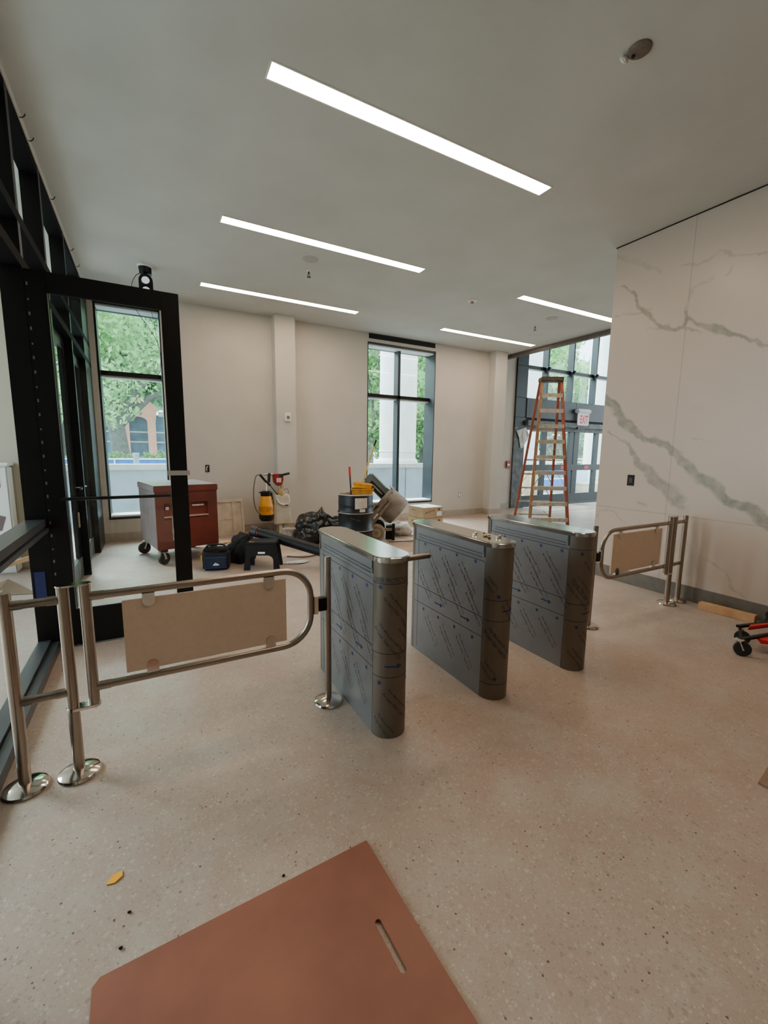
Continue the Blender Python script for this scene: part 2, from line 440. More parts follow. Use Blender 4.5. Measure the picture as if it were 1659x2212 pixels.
# marble wall: panel block with a fine front face that carries the veins
MX = 5.11
VE = [([(3.46, 2.29), (3.35, 2.13), (3.2, 1.96), (2.99, 1.78), (2.83, 1.76), (2.62, 1.61), (2.44, 1.45), (2.28, 1.31), (2.12, 1.18), (1.97, 1.09), (1.85, 1.05), (1.72, 0.97), (1.4, 0.8)], [.05, .055, .05, .04, .032, .05, .05, .055, .05, .045, .05, .06, .05], 1.0),
      ([(3.41, 1.83), (3.18, 1.72), (3.07, 1.58), (2.96, 1.45), (2.81, 1.32), (2.69, 1.21), (2.53, 1.12), (2.46, 1.01)], [.012, .014, .025, .045, .05, .06, .085, .02], .8),
      ([(3.41, 3.58), (3.28, 3.47), (3.19, 3.34), (3.07, 3.17), (2.94, 3.03), (2.8, 2.94), (2.67, 2.9), (2.64, 2.98), (2.63, 3.06), (2.64, 3.14)], [.012, .012, .022, .02, .02, .016, .014, .018, .018, .008], .9),
      ([(2.63, 3.02), (2.56, 2.96), (2.44, 2.89), (2.33, 2.84), (2.22, 2.77), (2.08, 2.72), (2.0, 2.67), (1.9, 2.59), (1.6, 2.45)], [.016, .022, .03, .045, .03, .014, .014, .016, .012], .9),
      ([(2.74, 3.59), (2.62, 3.55), (2.48, 3.55), (2.37, 3.57), (2.17, 3.51), (2.0, 3.43)], [.012] * 6, .4),
      ([(3.5, 3.96), (3.16, 3.76), (2.97, 3.61)], [.03, .03, .02], .25), ([(3.47, .78), (3.34, .86), (3.23, .87), (3.09, .76)], [.008] * 4, .55),
      ([(3.46, 3.27), (3.23, 3.21), (3.03, 3.21)], [.014] * 3, .4), ([(3.02, 2.98), (2.91, 2.99), (2.8, 2.94)], [.01] * 3, .5),
      ([(2.67, 2.9), (2.55, 2.86), (2.49, 2.8)], [.01] * 3, .7), ([(2.3, 3.31), (2.23, 3.43)], [.01] * 2, .4),
      ([(2.64, 3.14), (2.62, 3.31), (2.42, 3.33)], [.012, .012, .02], .35), ([(2.95, 1.02), (2.86, .94)], [.012, .008], .5),
      ([(2.2, .5), (1.95, .3), (1.8, .22)], [.01, .012, .01], .35), ([(2.45, 1.78), (2.3, 1.74)], [.006, .004], .4), ([(2.46, 1.01), (2.4, .7), (2.3, .35)], [.05, .05, .07], .22)]
ys = np.concatenate([np.linspace(-4.2, 0.2, 4), np.arange(0.3, 3.49, 0.0125), [3.49]]); zs = np.append(np.arange(0, 4.03, 0.0125), 4.04)
YY, ZZ = np.meshgrid(ys, zs); n1, n0 = YY.shape
def fbm(y, z, s):
    o = np.zeros_like(y)
    for i, a in enumerate((1, .5, .28, .16)):
        k = s * 2.1 ** i
        o += a * np.sin(k * y * 1.3 + 2.1 * np.sin(k * z * .9 + i) + i * 1.7) * np.cos(k * z * 1.1 - 1.7 * np.sin(k * y * .8 + 2 * i))
    return o
dy = YY + .03 * fbm(YY, ZZ, 6); dz = ZZ + .03 * fbm(YY + 5, ZZ + 3, 6.5)
vein = np.zeros_like(YY)
for pts, ws, amp in VE:
    best = np.full_like(YY, 9.0)
    for (a, wa), (c, wc) in zip(zip(pts, ws), list(zip(pts, ws))[1:]):
        ab = (c[0] - a[0], c[1] - a[1]); L2 = ab[0] ** 2 + ab[1] ** 2
        t = np.clip(((dy - a[0]) * ab[0] + (dz - a[1]) * ab[1]) / L2, 0, 1)
        dd = np.hypot(dy - a[0] - t * ab[0], dz - a[1] - t * ab[1]) / (wa + t * (wc - wa))
        best = np.minimum(best, dd)
    vein = np.maximum(vein, amp * np.clip((1.25 - best) / 0.5, 0, 1) * (0.75 + .25 * np.clip(fbm(YY, ZZ, 14), -1, 1)))
me = bpy.data.meshes.new('wall_marble')
V = np.stack([np.full(YY.size, MX), YY.ravel(), ZZ.ravel()], 1)
idx = np.arange(n0 * n1).reshape(n1, n0)
Q = np.stack([idx[:-1, :-1], idx[1:, :-1], idx[1:, 1:], idx[:-1, 1:]], -1).reshape(-1, 4).tolist()
k = len(V)
ext = [(MX, 3.49, 0), (MX, 3.49, 4.04), (5.6, 3.49, 4.04), (5.6, 3.49, 0), (5.6, -4.2, 0), (5.6, -4.2, 4.04)]
me.from_pydata(V.tolist() + ext, [], Q + [[k, k + 1, k + 2, k + 3], [k + 3, k + 2, k + 5, k + 4]])
at = me.attributes.new('vein', 'FLOAT', 'POINT'); at.data.foreach_set('value', np.append(np.clip(vein, 0, 1).ravel(), [0] * 6).astype(np.float32))
link('wall_marble', me, m_marble, kind='structure', ang=None)
obj('baseboard_right', MB().box(MX - 0.012, MX, -4.2, 3.49, 0, 0.165).box(MX - .012, 5.6, 3.49, 3.502, 0, .165), mat('dark_stone_skirting', (104, 96, 86), (92, 84, 75), rough=0.4, ns=12), kind='structure')
obj('trim_3', MB().box(MX - .006, MX + .03, -4.2, 3.5, CZ - .012, CZ - .001), m_darkmetal, kind='structure')

# windows in the back wall
def window(name, x0, x1, mull, z0=0.40, z1=3.86, tz=2.76, label=None):
    t = thing(name, label, 'window', ((x0 + x1) / 2, 8.6, z0), kind='structure')
    g = 8.72
    b = MB()
    b.box(x0, x0 + 0.03, YB + .02, g + .05, z0, z1).box(x1 - 0.02, x1, YB - .004, g + .05, z0, z1)
    b.box(x0, x1, YB - .004, YB + .05, z1 - .035, z1).box(x0, x1, g - .05, g + .05, z1 - .06, z1).box(x0, x1, YB - .004, g + .05, z0 - .02, z0 + .02)
    obj('frame', b, m_grey if mull else m_black, t)
    obj('head_pocket', MB().box(x0 + .03, x1 - .02, YB + .05, g - .05, z1 - .06, z1 - .01), m_sill, t, label='pale pocket above the glass')
    obj('sill', MB().box(x0 + .03, x1 - .02, YB + .01, g, z0 + .02, z0 + .05), m_sill, t, label='white sill')
    for xm in mull: obj('mullion', MB().box(xm, xm + .065, 8.555, 8.74, z0 + .02, z1 - .03), m_grey, t)
    obj('transom', MB().box(x0 + .03, x1 - .02, 8.555, 8.74, tz, tz + .07), m_black2 if mull else m_black, t)
    obj('transom_sill', MB().box(x0 + .03, x1 - .02, 8.6, 8.74, tz - .03, tz), m_sill, t)
    xs = [x0 + .03] + [v for xm in mull for v in (xm, xm + .065)] + [x1 - .02]
    for i in range(0, len(xs), 2):
        obj('pane', MB().poly([(xs[i], g, z0), (xs[i + 1], g, z0), (xs[i + 1], g, tz), (xs[i], g, tz)]), m_glass, t)
        obj('pane', MB().poly([(xs[i], g, tz + .07), (xs[i + 1], g, tz + .07), (xs[i + 1], g, z1), (xs[i], g, z1)]), m_glass, t)
    return t
window('window_1', -0.60, 0.33, [], label='tall two-pane window beside the dark entrance doors')
window('window_2', 4.21, 5.97, [5.07], label='tall four-pane window behind the drum and mixer')
obj('linear_vent', MB().box(4.24, 5.94, YB - .014, YB, 3.93, 4.03), m_dark, label='long black slot vent over the four-pane window', cat='vent')

# dark storefront along the left side
WX0, WX1 = -0.81, -0.68
t = thing('window_3', 'dark framed glass storefront along the entrance side', 'window', (-0.745, 4, 0), kind='structure')
for y0, y1 in ((-4.2, -4.1), (-1.2, -1.1), (1.5, 1.6), (4.0, 4.075), (5.0, 5.075), (6.29, 6.365), (7.58, 7.655), (8.0, 8.38)):
    obj('post', MB().box(WX0, WX1, y0, y1, 0, 3.98), m_black, t)
obj('head_rail', MB().box(WX0, WX1 - .002, -4.2, YB, 3.9, 3.978), m_blackmatte, t)
obj('transom', MB().box(WX0, WX1 + .001, -4.2, YB, 3.115, 3.19), m_blackmatte, t)
obj('transom', MB().box(WX0, WX1 + .001, -4.2, YB, 2.815, 2.89), m_blackmatte, t)
obj('side_rail', MB().box(WX0, WX1 - .01, -4.2, 4.0, .985, 1.04).box(WX0, WX1 + .004, -4.2, 4.0, .945, .975).box(WX0, WX0 + .05, -4.2, 4, .97, 1.0), m_rail_sheen, t)
obj('bottom_rail', MB().box(WX0, WX1 - .05, -4.2, 4.0, 0, .09).box(WX1 - .045, WX1 + .004, -4.2, 4.0, 0, .07), m_rail_sheen, t)
for y0, y1 in ((-4.1, -1.2), (-1.1, 1.5), (1.6, 4.0)):
    for z0, z1 in ((.09, .945), (1.04, 2.815)):
        obj('pane', MB().poly([(-.795, y0, z0), (-.795, y1, z0), (-.795, y1, z1), (-.795, y0, z1)]), m_glass, t)
for y0, y1 in ((-4.1, -1.2), (-1.1, 1.5), (1.6, 4.0), (4.075, 5.0), (5.075, 6.29), (6.365, 7.58)):
    for z0, z1 in ((2.89, 3.115), (3.19, 3.9)):
        obj('pane', MB().poly([(-.795, y0, z0), (-.795, y1, z0), (-.795, y1, z1), (-.795, y0, z1)]), m_glass, t)
obj('door_stop', MB().box(WX0, WX1, 7.655, 8.0, 0, 3.9), m_black, t)

def door_leaf(name, M, w, label, st=(.125, .13), h=2.81, rail=.30):
    """leaf in local x 0..w, y 0..0.05"""
    t = thing(name, label, 'door', M.to_translation(), M.to_euler().z, kind='structure')
    obj('stile', MB(M).box(0, st[0], 0, .05, .012, h), m_black, t, bev=.003)
    obj('stile', MB(M).box(w - st[1], w, 0, .05, .012, h), m_black, t, bev=.003)
    obj('top_rail', MB(M).box(st[0], w - st[1], .002, .048, h - .135, h), m_black, t)
    obj('bottom_rail', MB(M).box(st[0], w - st[1], .002, .048, .012, rail), m_black if rail > .25 else m_black2, t)
    obj('glass_bead', MB(M).box(st[0], w - st[1], -.004, .0, rail, rail + .012).box(st[0], w - st[1], -.004, 0, h - .147, h - .135), m_darkmetal, t)
    obj('pane', MB(M).poly([(st[0], .025, rail), (w - st[1], .025, rail), (w - st[1], .025, h - .135), (st[0], .025, h - .135)]), m_glass, t)
    return t
Md = Matrix.Translation((-.6795, 4.0, 0))
t = door_leaf('door_1', Md, .9795, 'black framed glass door standing open into the room')
obj('push_bar', MB(Md).cyl((.1, -.045, 1.19), (.84, -.045, 1.19), .013).cyl((.115, -.045, 1.19), (.115, 0, 1.19), .01).cyl((.83, -.045, 1.19), (.83, 0, 1.19), .01), m_black2, t)
obj('edge_lock', MB(Md).box(.842, .85, -.002, .002, .80, 1.0)  .box(.84, .852, -.01, .0, .86, .9), m_alum, t)
obj('tape_strip', MB(Md).box(.825, 1.0, -.0015, 0, 1.355, 1.395), m_tape, t, label='torn strip of clear tape')
b = MB(Md)
for i in range(26): b.box(.012, .022, -.003, 0, .2 + i * .1, .2 + i * .1 + (.022 if i % 3 else .012))
obj('hinge_screws', b, mat('dull_screws', (120, 116, 110), rough=.4, metal=.6), t)
for nm, y0, wd, lb in (('door_2', 5.08, 1.205, 'closed dark glass door between the open door and the window end'), ('door_3', 6.37, 1.205, 'closed dark glass door nearest the tall side window')):
    M2 = Matrix.Translation((-.758, y0, 0)) @ Matrix.Rotation(pi / 2, 4, 'Z')
    t = door_leaf(nm, M2, wd, lb, rail=.26)
    hx = wd - .06 if nm == 'door_2' else .07
    obj('lever_handle', MB(M2).cyl((hx, 0, 1.1), (hx, -.06, 1.1), .011, n=10).bar((hx, -.06, 1.1), (hx + (-.13 if nm == 'door_2' else .13), -.065, 1.09), .02, .014), m_chrome, t)
    obj('lock_case', MB(M2).box(hx - .02, hx + .02, -.012, 0, .62, .8), m_alum, t)
    obj('kick_plate_sheen', MB(M2).box(.02, wd - .02, -.004, 0, .02, .25), m_greydust_sheen, t)  # pale grey stands for the floor reflecting in the kick rail
obj('blue_tape', MB().box(-.79, -.725, 3.994, 3.9995, .43, .64), m_tapeblue, label='strip of blue tape low on the black door post', cat='tape')
hk = None
for i, y in enumerate((2.75, 3.2, 4.4, 4.68, 5.6, 6.85, 7.4)):
    b = MB().tube([(-.676, y, 3.985), (-.66, y, 3.985), (-.645, y, 4.0), (-.64, y + .005, 4.018)], .004, 6)
    hk = obj('ceiling_hook', b, m_darkmetal, label='small dark wire hook along the ceiling edge over the storefront', cat='hook', group='wire hooks above the storefront')

# entry glazing at the far right
EY = 8.99
t = thing('window_4', 'tall grey framed entry glazing with glass doors behind the ladder', 'window', (11.3, EY, 0), kind='structure')
obj('post', MB().box(9.09, 9.50, EY - .12, EY + .05, 0, 2.3), m_greydust_sheen, t, label='dusty lower post')
obj('post', MB().box(9.09, 9.50, EY - .12, EY + .05, 2.3, 5.5), m_grey, t)
b = MB()
for z in (2.58, 3.12, 3.98): b.box(9.085, 9.505, EY - .125, EY + .055, z - .008, z + .004)
obj('panel_joint', b, m_dark, t)
for x in (10.2, 11.28, 12.36, 13.46): obj('mullion', MB().box(x, x + .06, EY - .18, EY + .02, 3.12, 5.5), m_grey, t)
obj('transom', MB().box(9.5, 13.75, EY - .1, EY + .02, 3.93, 4.02), m_grey, t)
obj('transom_sill', MB().box(9.5, 13.75, EY - .08, EY + .0, 3.90, 3.93), m_sill, t)
for x in (10.23, 11.31, 12.39): obj('bracket', MB().ball((x, EY - .2, 3.975), .09, .05, .06, 2), m_black, t)
obj('door_header_panel', MB().box(9.5, 13.75, EY - .14, EY + .02, 2.58, 3.12), m_grey, t)
obj('panel_joint', MB().box(11.6, 11.608, EY - .143, EY - .13, 2.6, 3.1), m_dark, t)
obj('slot', MB().box(9.5, 13.75, EY - .10, EY + .02, 2.5, 2.58), m_dark, t)
obj('door_operator', MB().box(9.5, 13.75, EY - .22, EY + .02, 2.36, 2.5).box(9.5, 13.75, EY - .1, EY + .02, 2.24, 2.36), m_greydust_sheen, t)
obj('sensor', MB().box(11.6, 11.95, EY - .25, EY - .2, 2.33, 2.39), m_black, t)
for x0, x1 in ((9.5, 9.56), (10.31, 10.49), (11.5, 11.68), (11.74, 11.96), (12.74, 12.93), (13.6, 13.75)):
    obj('stile', MB().box(x0, x1, EY - .06, EY + .02, 0, 2.24), m_grey, t)
obj('middle_rail', MB().box(9.5, 13.75, EY - .07, EY + .01, 1.06, 1.24), m_grey, t)
obj('bottom_rail', MB().box(9.5, 13.75, EY - .065, EY + .015, .0, .33), m_grey, t)
obj('threshold', MB().box(9.5, 13.75, EY - .2, EY - .06, 0, .015), m_chrome, t)
for x0, x1, z0, z1 in ((9.5, 13.75, 4.02, 5.5), (9.5, 13.75, 3.12, 3.9), (9.5, 13.75, 1.24, 2.24), (9.5, 13.75, .33, 1.06)):
    obj('pane', MB().poly([(x0, EY - .02, z0), (x1, EY - .02, z0), (x1, EY - .02, z1), (x0, EY - .02, z1)]), m_glass_ent, t)
for x in (11.18, 12.3): obj('red_sticker', MB().box(x, x + .2, EY - .073, EY - .07, 1.1, 1.2), m_signred, t, label='red door sticker')
obj('trim_4', MB().box(8.9, 13.0, 7.9, 7.925, 0, .002), m_darkmetal, kind='structure')
obj('trim_5', MB().box(8.9, 15.5, 8.35, 8.36, 0, .002), m_darkmetal, kind='structure')

# ------------------------------------------------------------------ ceiling fixtures
def strip_light(x0, y, label):
    t = thing('ceiling_light', label, 'light', (x0 + 1.3, y, CZ), group=None)
    obj('frame', MB().box(x0 - .012, x0 + 2.612, y - .082, y - .07, CZ - .004, CZ - .0005).box(x0 - .012, x0 + 2.612, y + .07, y + .082, CZ - .004, CZ - .0005)
        .box(x0 - .012, x0, y - .07, y + .07, CZ - .004, CZ - .0005).box(x0 + 2.6, x0 + 2.612, y - .07, y + .07, CZ - .004, CZ - .0005), m_white, t)
    obj('diffuser', MB().box(x0, x0 + 2.6, y - .07, y + .07, CZ - .003, CZ - .001), m_strip, t)
    return t
strip_light(.85, 3.15, 'largest long white strip light, nearest overhead')
strip_light(.86, 5.24, 'white strip light second from the back on the window side of the ceiling')
strip_light(.87, 7.34, 'white strip light closest to the back wall above the clutter')
strip_light(.85, 1.05, 'added unseen strip light beyond the top edge of the view, brightening the near floor')  # unseen extra fixture, added to warm and brighten the foreground
strip_light(5.38, 7.36, 'short-looking white strip light in front of the tall four-pane window')
strip_light(5.36, 5.26, 'white strip light running behind the marble wall edge')

def disc(name, x, y, r, label, cat, m=m_white, h=.012):
    return obj(name, MB().lathe([(0, CZ - h), (r * .8, CZ - h), (r, CZ - h * .4), (r, CZ - .0005)], (x, y, 0), 32), m, label=label, cat=cat)
m_spk = mat('speaker_grille', (176, 172, 166), (160, 156, 150), rough=.8, ns=90)
disc('ceiling_speaker', 2.02, 5.69, .105, 'round white speaker in the ceiling nearer the viewer', 'speaker', m_spk, .008)
disc('ceiling_speaker', 6.69, 5.76, .105, 'round white speaker in the ceiling towards the glass entry', 'speaker', m_spk, .008)
def sprinkler(x, y, label):
    t = thing('ceiling_sprinkler', label, 'sprinkler', (x, y, CZ))
    obj('escutcheon', MB().lathe([(.012, CZ - .012), (.034, CZ - .004), (.036, CZ - .0005)], (x, y, 0), 20), m_white, t)
    obj('head', MB().cyl((x, y, CZ - .045), (x, y, CZ - .006), .012, n=10).bar((x - .014, y, CZ - .045), (x - .014, y, CZ - .08), .006, .006).bar((x + .014, y, CZ - .045), (x + .014, y, CZ - .08), .006, .006)
        .lathe([(.006, CZ - .09), (.028, CZ - .084), (.028, CZ - .08), (.006, CZ - .078)], (x, y, 0), 14), mat('sprinkler_bronze', (84, 62, 50), rough=.4, metal=.7), t)
sprinkler(2.12, 6.05, 'bronze sprinkler head below the nearer ceiling speaker')
sprinkler(6.8, 6.25, 'small sprinkler head in the far ceiling by the entry')
t = thing('smoke_detector', 'white smoke detector in the middle of the ceiling', 'detector', (4.82, 5.79, CZ))
obj('base', MB().lathe([(.03, CZ - .022), (.075, CZ - .014), (.08, CZ - .0005)], (4.82, 5.79, 0), 24), m_white, t)
obj('sensor', MB().lathe([(.0, CZ - .05), (.022, CZ - .045), (.03, CZ - .02)], (4.82, 5.79, 0), 16), mat('detector_tip', (150, 110, 104), rough=.5), t)
# half-covered device near the camera
t = thing('smoke_alarm', 'dust-covered round alarm with a torn cover, near the viewer overhead', 'alarm', (2.78, 1.88, CZ))
obj('base', MB().lathe([(.0, CZ - .02), (.05, CZ - .02), (.066, CZ - .008), (.068, CZ - .0005)], (2.79, 1.87, 0), 28), mat('brown_dusted_plastic', (120, 104, 94), (98, 84, 74), rough=.8, ns=30), t)
obj('sensor', MB().ball((2.775, 1.90, CZ - .026), .012, .012, .01, 2), m_dark, t)
obj('cover_flap', MB().ball((2.755, 1.945, CZ - .02), .034, .014, .016, 3, nz=.3), m_white, t, label='torn white dust cover')

# hanging twin lamp near the dark storefront
ex, ey = .13, 7.06
t = thing('emergency_light', 'black twin-lamp emergency light dangling from the ceiling above the open door', 'emergency light', (ex, ey, CZ))
obj('mount_ring', MB().lathe([(.085, CZ - .02), (.095, CZ - .012), (.095, CZ - .0005)], (ex, ey, 0), 28), m_white, t)
obj('bracket', MB().lathe([(.0, CZ - .17), (.02, CZ - .165), (.045, CZ - .11), (.07, CZ - .09), (.08, CZ - .02)], (ex, ey, 0), 18).box(ex + .02, ex + .08, ey - .06, ey + .03, CZ - .11, CZ - .03), m_black2, t)
Mh = Matrix.Translation((ex + .005, ey - .06, CZ - .28)) @ Matrix.Rotation(R(-6), 4, 'Z')
pr = [(x, z) for x, z in arc(0, .065, .085, 0, pi, 12)] + [(x, z) for x, z in arc(0, -.065, .085, pi, 2 * pi, 12)]
b = MB(Mh @ Matrix.Rotation(pi / 2, 4, 'X')); b.prism(pr, -.03, .05); hd = obj('housing', b, m_black2, t, bev=.006)
for z in (.065, -.065):
    b = MB(Mh @ Matrix.Translation((0, -.05, z)) @ Matrix.Rotation(pi / 2, 4, 'X')); b.lathe([(.0, .012), (.03, .009), (.048, 0), (.048, -.01)], n=24)
    ln = obj('lamp', b, emis('lamp_lens', (.85, .9, .88, 1), .75), t)
    b = MB(Mh @ Matrix.Translation((0, -.05, z)) @ Matrix.Rotation(pi / 2, 4, 'X')); b.lathe([(.05, .016), (.062, .006), (.06, -.014), (.05, -.014)], n=24, caps=False)
    obj('bezel', b, m_black, t)
obj('cable', MB().tube(smooth_path([(ex - .06, ey, CZ - .1), (ex - .12, ey - .02, CZ - .16), (ex - .17, ey - .02, CZ - .3), (ex - .15, ey, CZ - .55), (ex + .1, ey + .1, CZ - .95), (ex + .13, ey + .1, CZ - 1.3), (ex + .08, ey + .08, CZ - 1.42)]), .004, 6)
    .tube(smooth_path([(ex - .05, ey, CZ - .1), (ex - .035, ey - .02, CZ - .2), (ex + .06, ey + .08, CZ - .6), (ex + .11, ey + .1, CZ - 1.0)]), .003, 6), m_rubber, t)

# wall devices
def plate(name, label, cat, x, z, w, h, m, y=YB, face=None, d=.012):
    return obj(name, MB().box(x - w / 2, x + w / 2, y - d, y - .0003, z - h / 2, z + h / 2), m, label=label, cat=cat, bev=.002)
t = thing('thermostat', 'small white thermostat on the nearer wall pilaster', 'thermostat', (2.40, 8.15, 2.2))
obj('case', MB().box(2.34, 2.46, 8.12, 8.1497, 2.12, 2.28), m_white, t, bev=.008)
obj('display', MB().box(2.375, 2.435, 8.117, 8.121, 2.16, 2.22), mat('thermostat_display', (110, 104, 98), rough=.4), t)
t = thing('outlet_box', 'open dark wall box with loose wire above the red-brown job box', 'wall box', (.96, YB, 1.22))
obj('opening', MB().box(.93, 1.0, YB - .006, YB - .0003, 1.16, 1.29), m_dark, t)
obj('wire', MB().tube(smooth_path([(.97, YB - .006, 1.26), (.95, YB - .05, 1.25), (.945, YB - .05, 1.2), (.95, YB - .03, 1.18)]), .01, 6), mat('wire_white', (170, 166, 160), rough=.5), t)
t = thing('wall_outlet', 'small rectangular outlet low on the back wall near the far pilaster', 'outlet', (6.81, YB, .52))
obj('frame', MB().box(6.775, 6.845, YB - .006, YB - .0003, .46, .58), m_base, t)
obj('face', MB().box(6.787, 6.833, YB - .008, YB - .0055, .475, .565), m_white, t)
t = thing('marble_outlet', 'open black outlet box cut into the marble wall', 'outlet', (MX, 3.06, 1.27))
obj('recess', MB().box(MX - .004, MX - .0004, 3.02, 3.105, 1.205, 1.335), m_dark, t)
obj('device', MB().box(MX - .007, MX - .0035, 3.045, 3.08, 1.24, 1.30), mat('box_grey', (58, 52, 46), rough=.6), t)
t = thing('fire_alarm_pull', 'red fire alarm pull station beside the glass entry', 'fire alarm', (8.93, 8.92, 1.25))
obj('case', MB().box(8.86, 9.0, 8.88, 8.9197, 1.15, 1.35), m_red, t, bev=.01)
obj('handle', MB().box(8.885, 8.975, 8.865, 8.881, 1.22, 1.27), m_white, t)
t = thing('exit_sign', 'white exit sign with red letters above the glass entry', 'exit sign', (11.85, EY - .14, 2.65))
obj('housing', MB().box(11.52, 12.14, EY - .3, EY - .141, 2.80, 2.93), mat('sign_housing', (196, 204, 204), rough=.5), t, bev=.03)
obj('face_plate', MB().box(11.60, 12.10, EY - .26, EY - .20, 2.44, 2.81), emis('lit_sign_face', (.95, .93, .92, 1), .75), t, bev=.02)
b = MB(); put_text(b, 'EXIT', .24, lambda u, v: (11.67 + u, EY - .262, 2.5 + v), width=.36)
obj('lettering', b, emis('lit_sign_letters', (.75, .06, .10, 1), .8), t)
b = MB(); pts = [(9.13, 8.85, 2.2), (9.5, 8.83, 2.3), (9.62, 8.84, 2.1), (9.6, 8.85, 1.95), (9.42, 8.85, 1.72), (9.33, 8.85, 1.72), (9.25, 8.84, 2.0)]
b.poly(pts); bmesh.ops.triangulate(b.b, faces=b.b.faces[:]); bmesh.ops.subdivide_edges(b.b, edges=b.b.edges[:], cuts=4, use_grid_fill=True)
for v in b.b.verts: v.co.y += .02 * noise.noise(v.co * 9)
obj('plastic_sheet', b, m_plastic_sheet, label='crumpled sheet of clear polythene taped to the grey entry post', cat='plastic sheet')

# ------------------------------------------------------------------ turnstiles
TW, TR, TH = .20, .10, 1.0
YF, YK = -.40, .40                     # where the straight sides begin and end
def surf(s, off=.0007):
    """developed outline of the cabinet: s<0 runs back along one long side, 0..pi*R round the near end, then back along the other side"""
    r = TR + off
    if s < 0: return (-r, YF - s)
    if s <= pi * TR: a = s / TR; return (-r * cos(a), YF - r * sin(a))
    return (r, YF + (s - pi * TR))
def stadium(r, grow=0.0, n=16):
    return [(-(r) * cos(pi * i / n), YF - r * sin(pi * i / n)) for i in range(n + 1)] + [(r * cos(pi * i / n), YK + r * sin(pi * i / n)) for i in range(n + 1)]
def turnstile(x, y, label, sheets, arm=False, word=None, extra=()):
    t = thing('turnstile', label, 'turnstile', (x, y, 0))
    L = dict(local=True)
    n = 18
    obj('near_end_panel', MB().prism([(-TR * cos(pi * i / n), YF - TR * sin(pi * i / n)) for i in range(n + 1)], .0, TH), m_filmend_shaded, t, **L)
    obj('far_end_panel', MB().prism([(TR * cos(pi * i / n), YK + TR * sin(pi * i / n)) for i in range(n + 1)], .0, TH), m_filmend_shaded, t, **L)
    for sg in (-1, 1):
        obj('side_panel', MB().box(sg * TR * .98 - (.002 if sg < 0 else 0), sg * TR * .98 + (.002 if sg > 0 else 0), YF + .003, YK - .003, 0, .90)
            .box(sg * TR * .9, sg * TR * .96, YF + .003, YK - .003, .89, TH), m_film, t, **L)
        obj('top_channel', MB().box(sg * TR * .96, sg * TR, YF + .02, YK - .01, .955, TH), m_film, t, **L)
        obj('corner_slot', MB().box(sg * TR * .97, sg * (TR + .0008), YF + .0, YF + .012, .93, TH), m_dark, t, **L)
    obj('core', MB().box(-TR * .9, TR * .9, YF, YK, 0, TH), m_dark, t, **L)
    lid = MB(); lid.prism(stadium(TR + .008), TH, TH + .032); obj('lid', lid, m_lid, t, bev=.006, seg=3, **L)
    if arm:
        obj('arm_hub', MB().cyl((TR, -.02, .86), (TR + .05, -.02, .87), .05, .04), m_steel, t, **L)
        obj('arm', MB().cyl((TR + .03, -.02, .872), (TR + .43, -.02, .876), .019, n=18), m_steelx, t, **L)
    # printing on the protective film: one sheet on the sides, one round the near end
    ink = MB(); blue = MB()
    def dmap(sa, za, ang):
        ca, sa_ = cos(ang), sin(ang)
        return lambda u, v: (*surf(sa + u * ca - v * sa_), za + u * sa_ + v * ca)
    for (s0, s1, lines, stars, arrows, ph) in sheets:
        ss = [s0 + (s1 - s0) * i / 40 for i in range(41)]
        for z in lines:
            for a, c in zip(ss, ss[1:]):
                ink.poly([(*surf(a), z), (*surf(c), z), (*surf(c), z + .005), (*surf(a), z + .005)])
        def diag(sa, za, n=.235, ang=R(-50)):
            if za - n * sin(-ang) < .01 or za > .93 or sa < s0 or sa + n * cos(ang) > s1 + .03: return
            put_text(ink, 'The Metospect\u00ae Trans', .019, dmap(sa + .013, za + .011, ang), width=n)
            put_text(ink, 'for Laser Fiber / Laser CO', .019, dmap(sa - .013, za - .013, ang), width=n)
        if s1 > 0:
            for e in extra: diag(*e)
        cols = [ph + k * .19 for k in range(-5, 3)]
        for zs in stars:
            for s in cols:
                if zs < .92 and zs > .03 and s0 + .02 < s < s1 - .02:
                    for q in range(4):
                        a = q * pi / 4
                        d = (cos(a) * .014, sin(a) * .014); e = (-sin(a) * .0022, cos(a) * .0022)
                        blue.poly([(*surf(s + d[0] + e[0], .001), zs + d[1] + e[1]), (*surf(s - d[0] + e[0], .001), zs - d[1] + e[1]), (*surf(s - d[0] - e[0], .001), zs - d[1] - e[1]), (*surf(s + d[0] - e[0], .001), zs + d[1] - e[1])])
                    rr = [(cos(2 * pi * i / 8) * .007, sin(2 * pi * i / 8) * .007) for i in range(8)]
                    blue.poly([(*surf(s + a_, .0012), zs + c_) for a_, c_ in rr])
                diag(s + .03, zs - .05)
                diag(s - .075, zs - .225)
        for z in arrows:
            for sa in ((-.52, -.22) if s1 <= 0 else (.085 + ph - .055, .27)):
                if sa + .1 > s1 + .02: continue
                for a, c, w0, w1 in [(sa + i * .014, sa + (i + 1) * .014, .0045, .0045) for i in range(5)] + [(sa + .07 + i * .007, sa + .077 + i * .007, .017 - i * .004, .013 - i * .004) for i in range(4)]:
                    blue.poly([(*surf(a, .001), z - w0), (*surf(c, .001), z - w1), (*surf(c, .001), z + w1), (*surf(a, .001), z + w0)])
    if word:
        put_text(ink, word[0], .028, lambda u, v: (*surf(.015 + u), word[1] + v), width=.25)
    # recessed access-panel outline and side trim line
    for z in (.945, .925): ink.box(-TR - .0009, -TR, YF + .03, YK - .05, z, z + .003)
    ink.box(-TR - .0009, -TR, YK - .055, YK - .052, .03, .9)
    obj('film_print', ink, m_ink, t, ang=None, **L); obj('blue_film_print', blue, m_inkblue, t, ang=None, label='blue arrows and star dots', **L)
    return t
S0, S1, S2 = -.79, -.004, pi * TR - .004
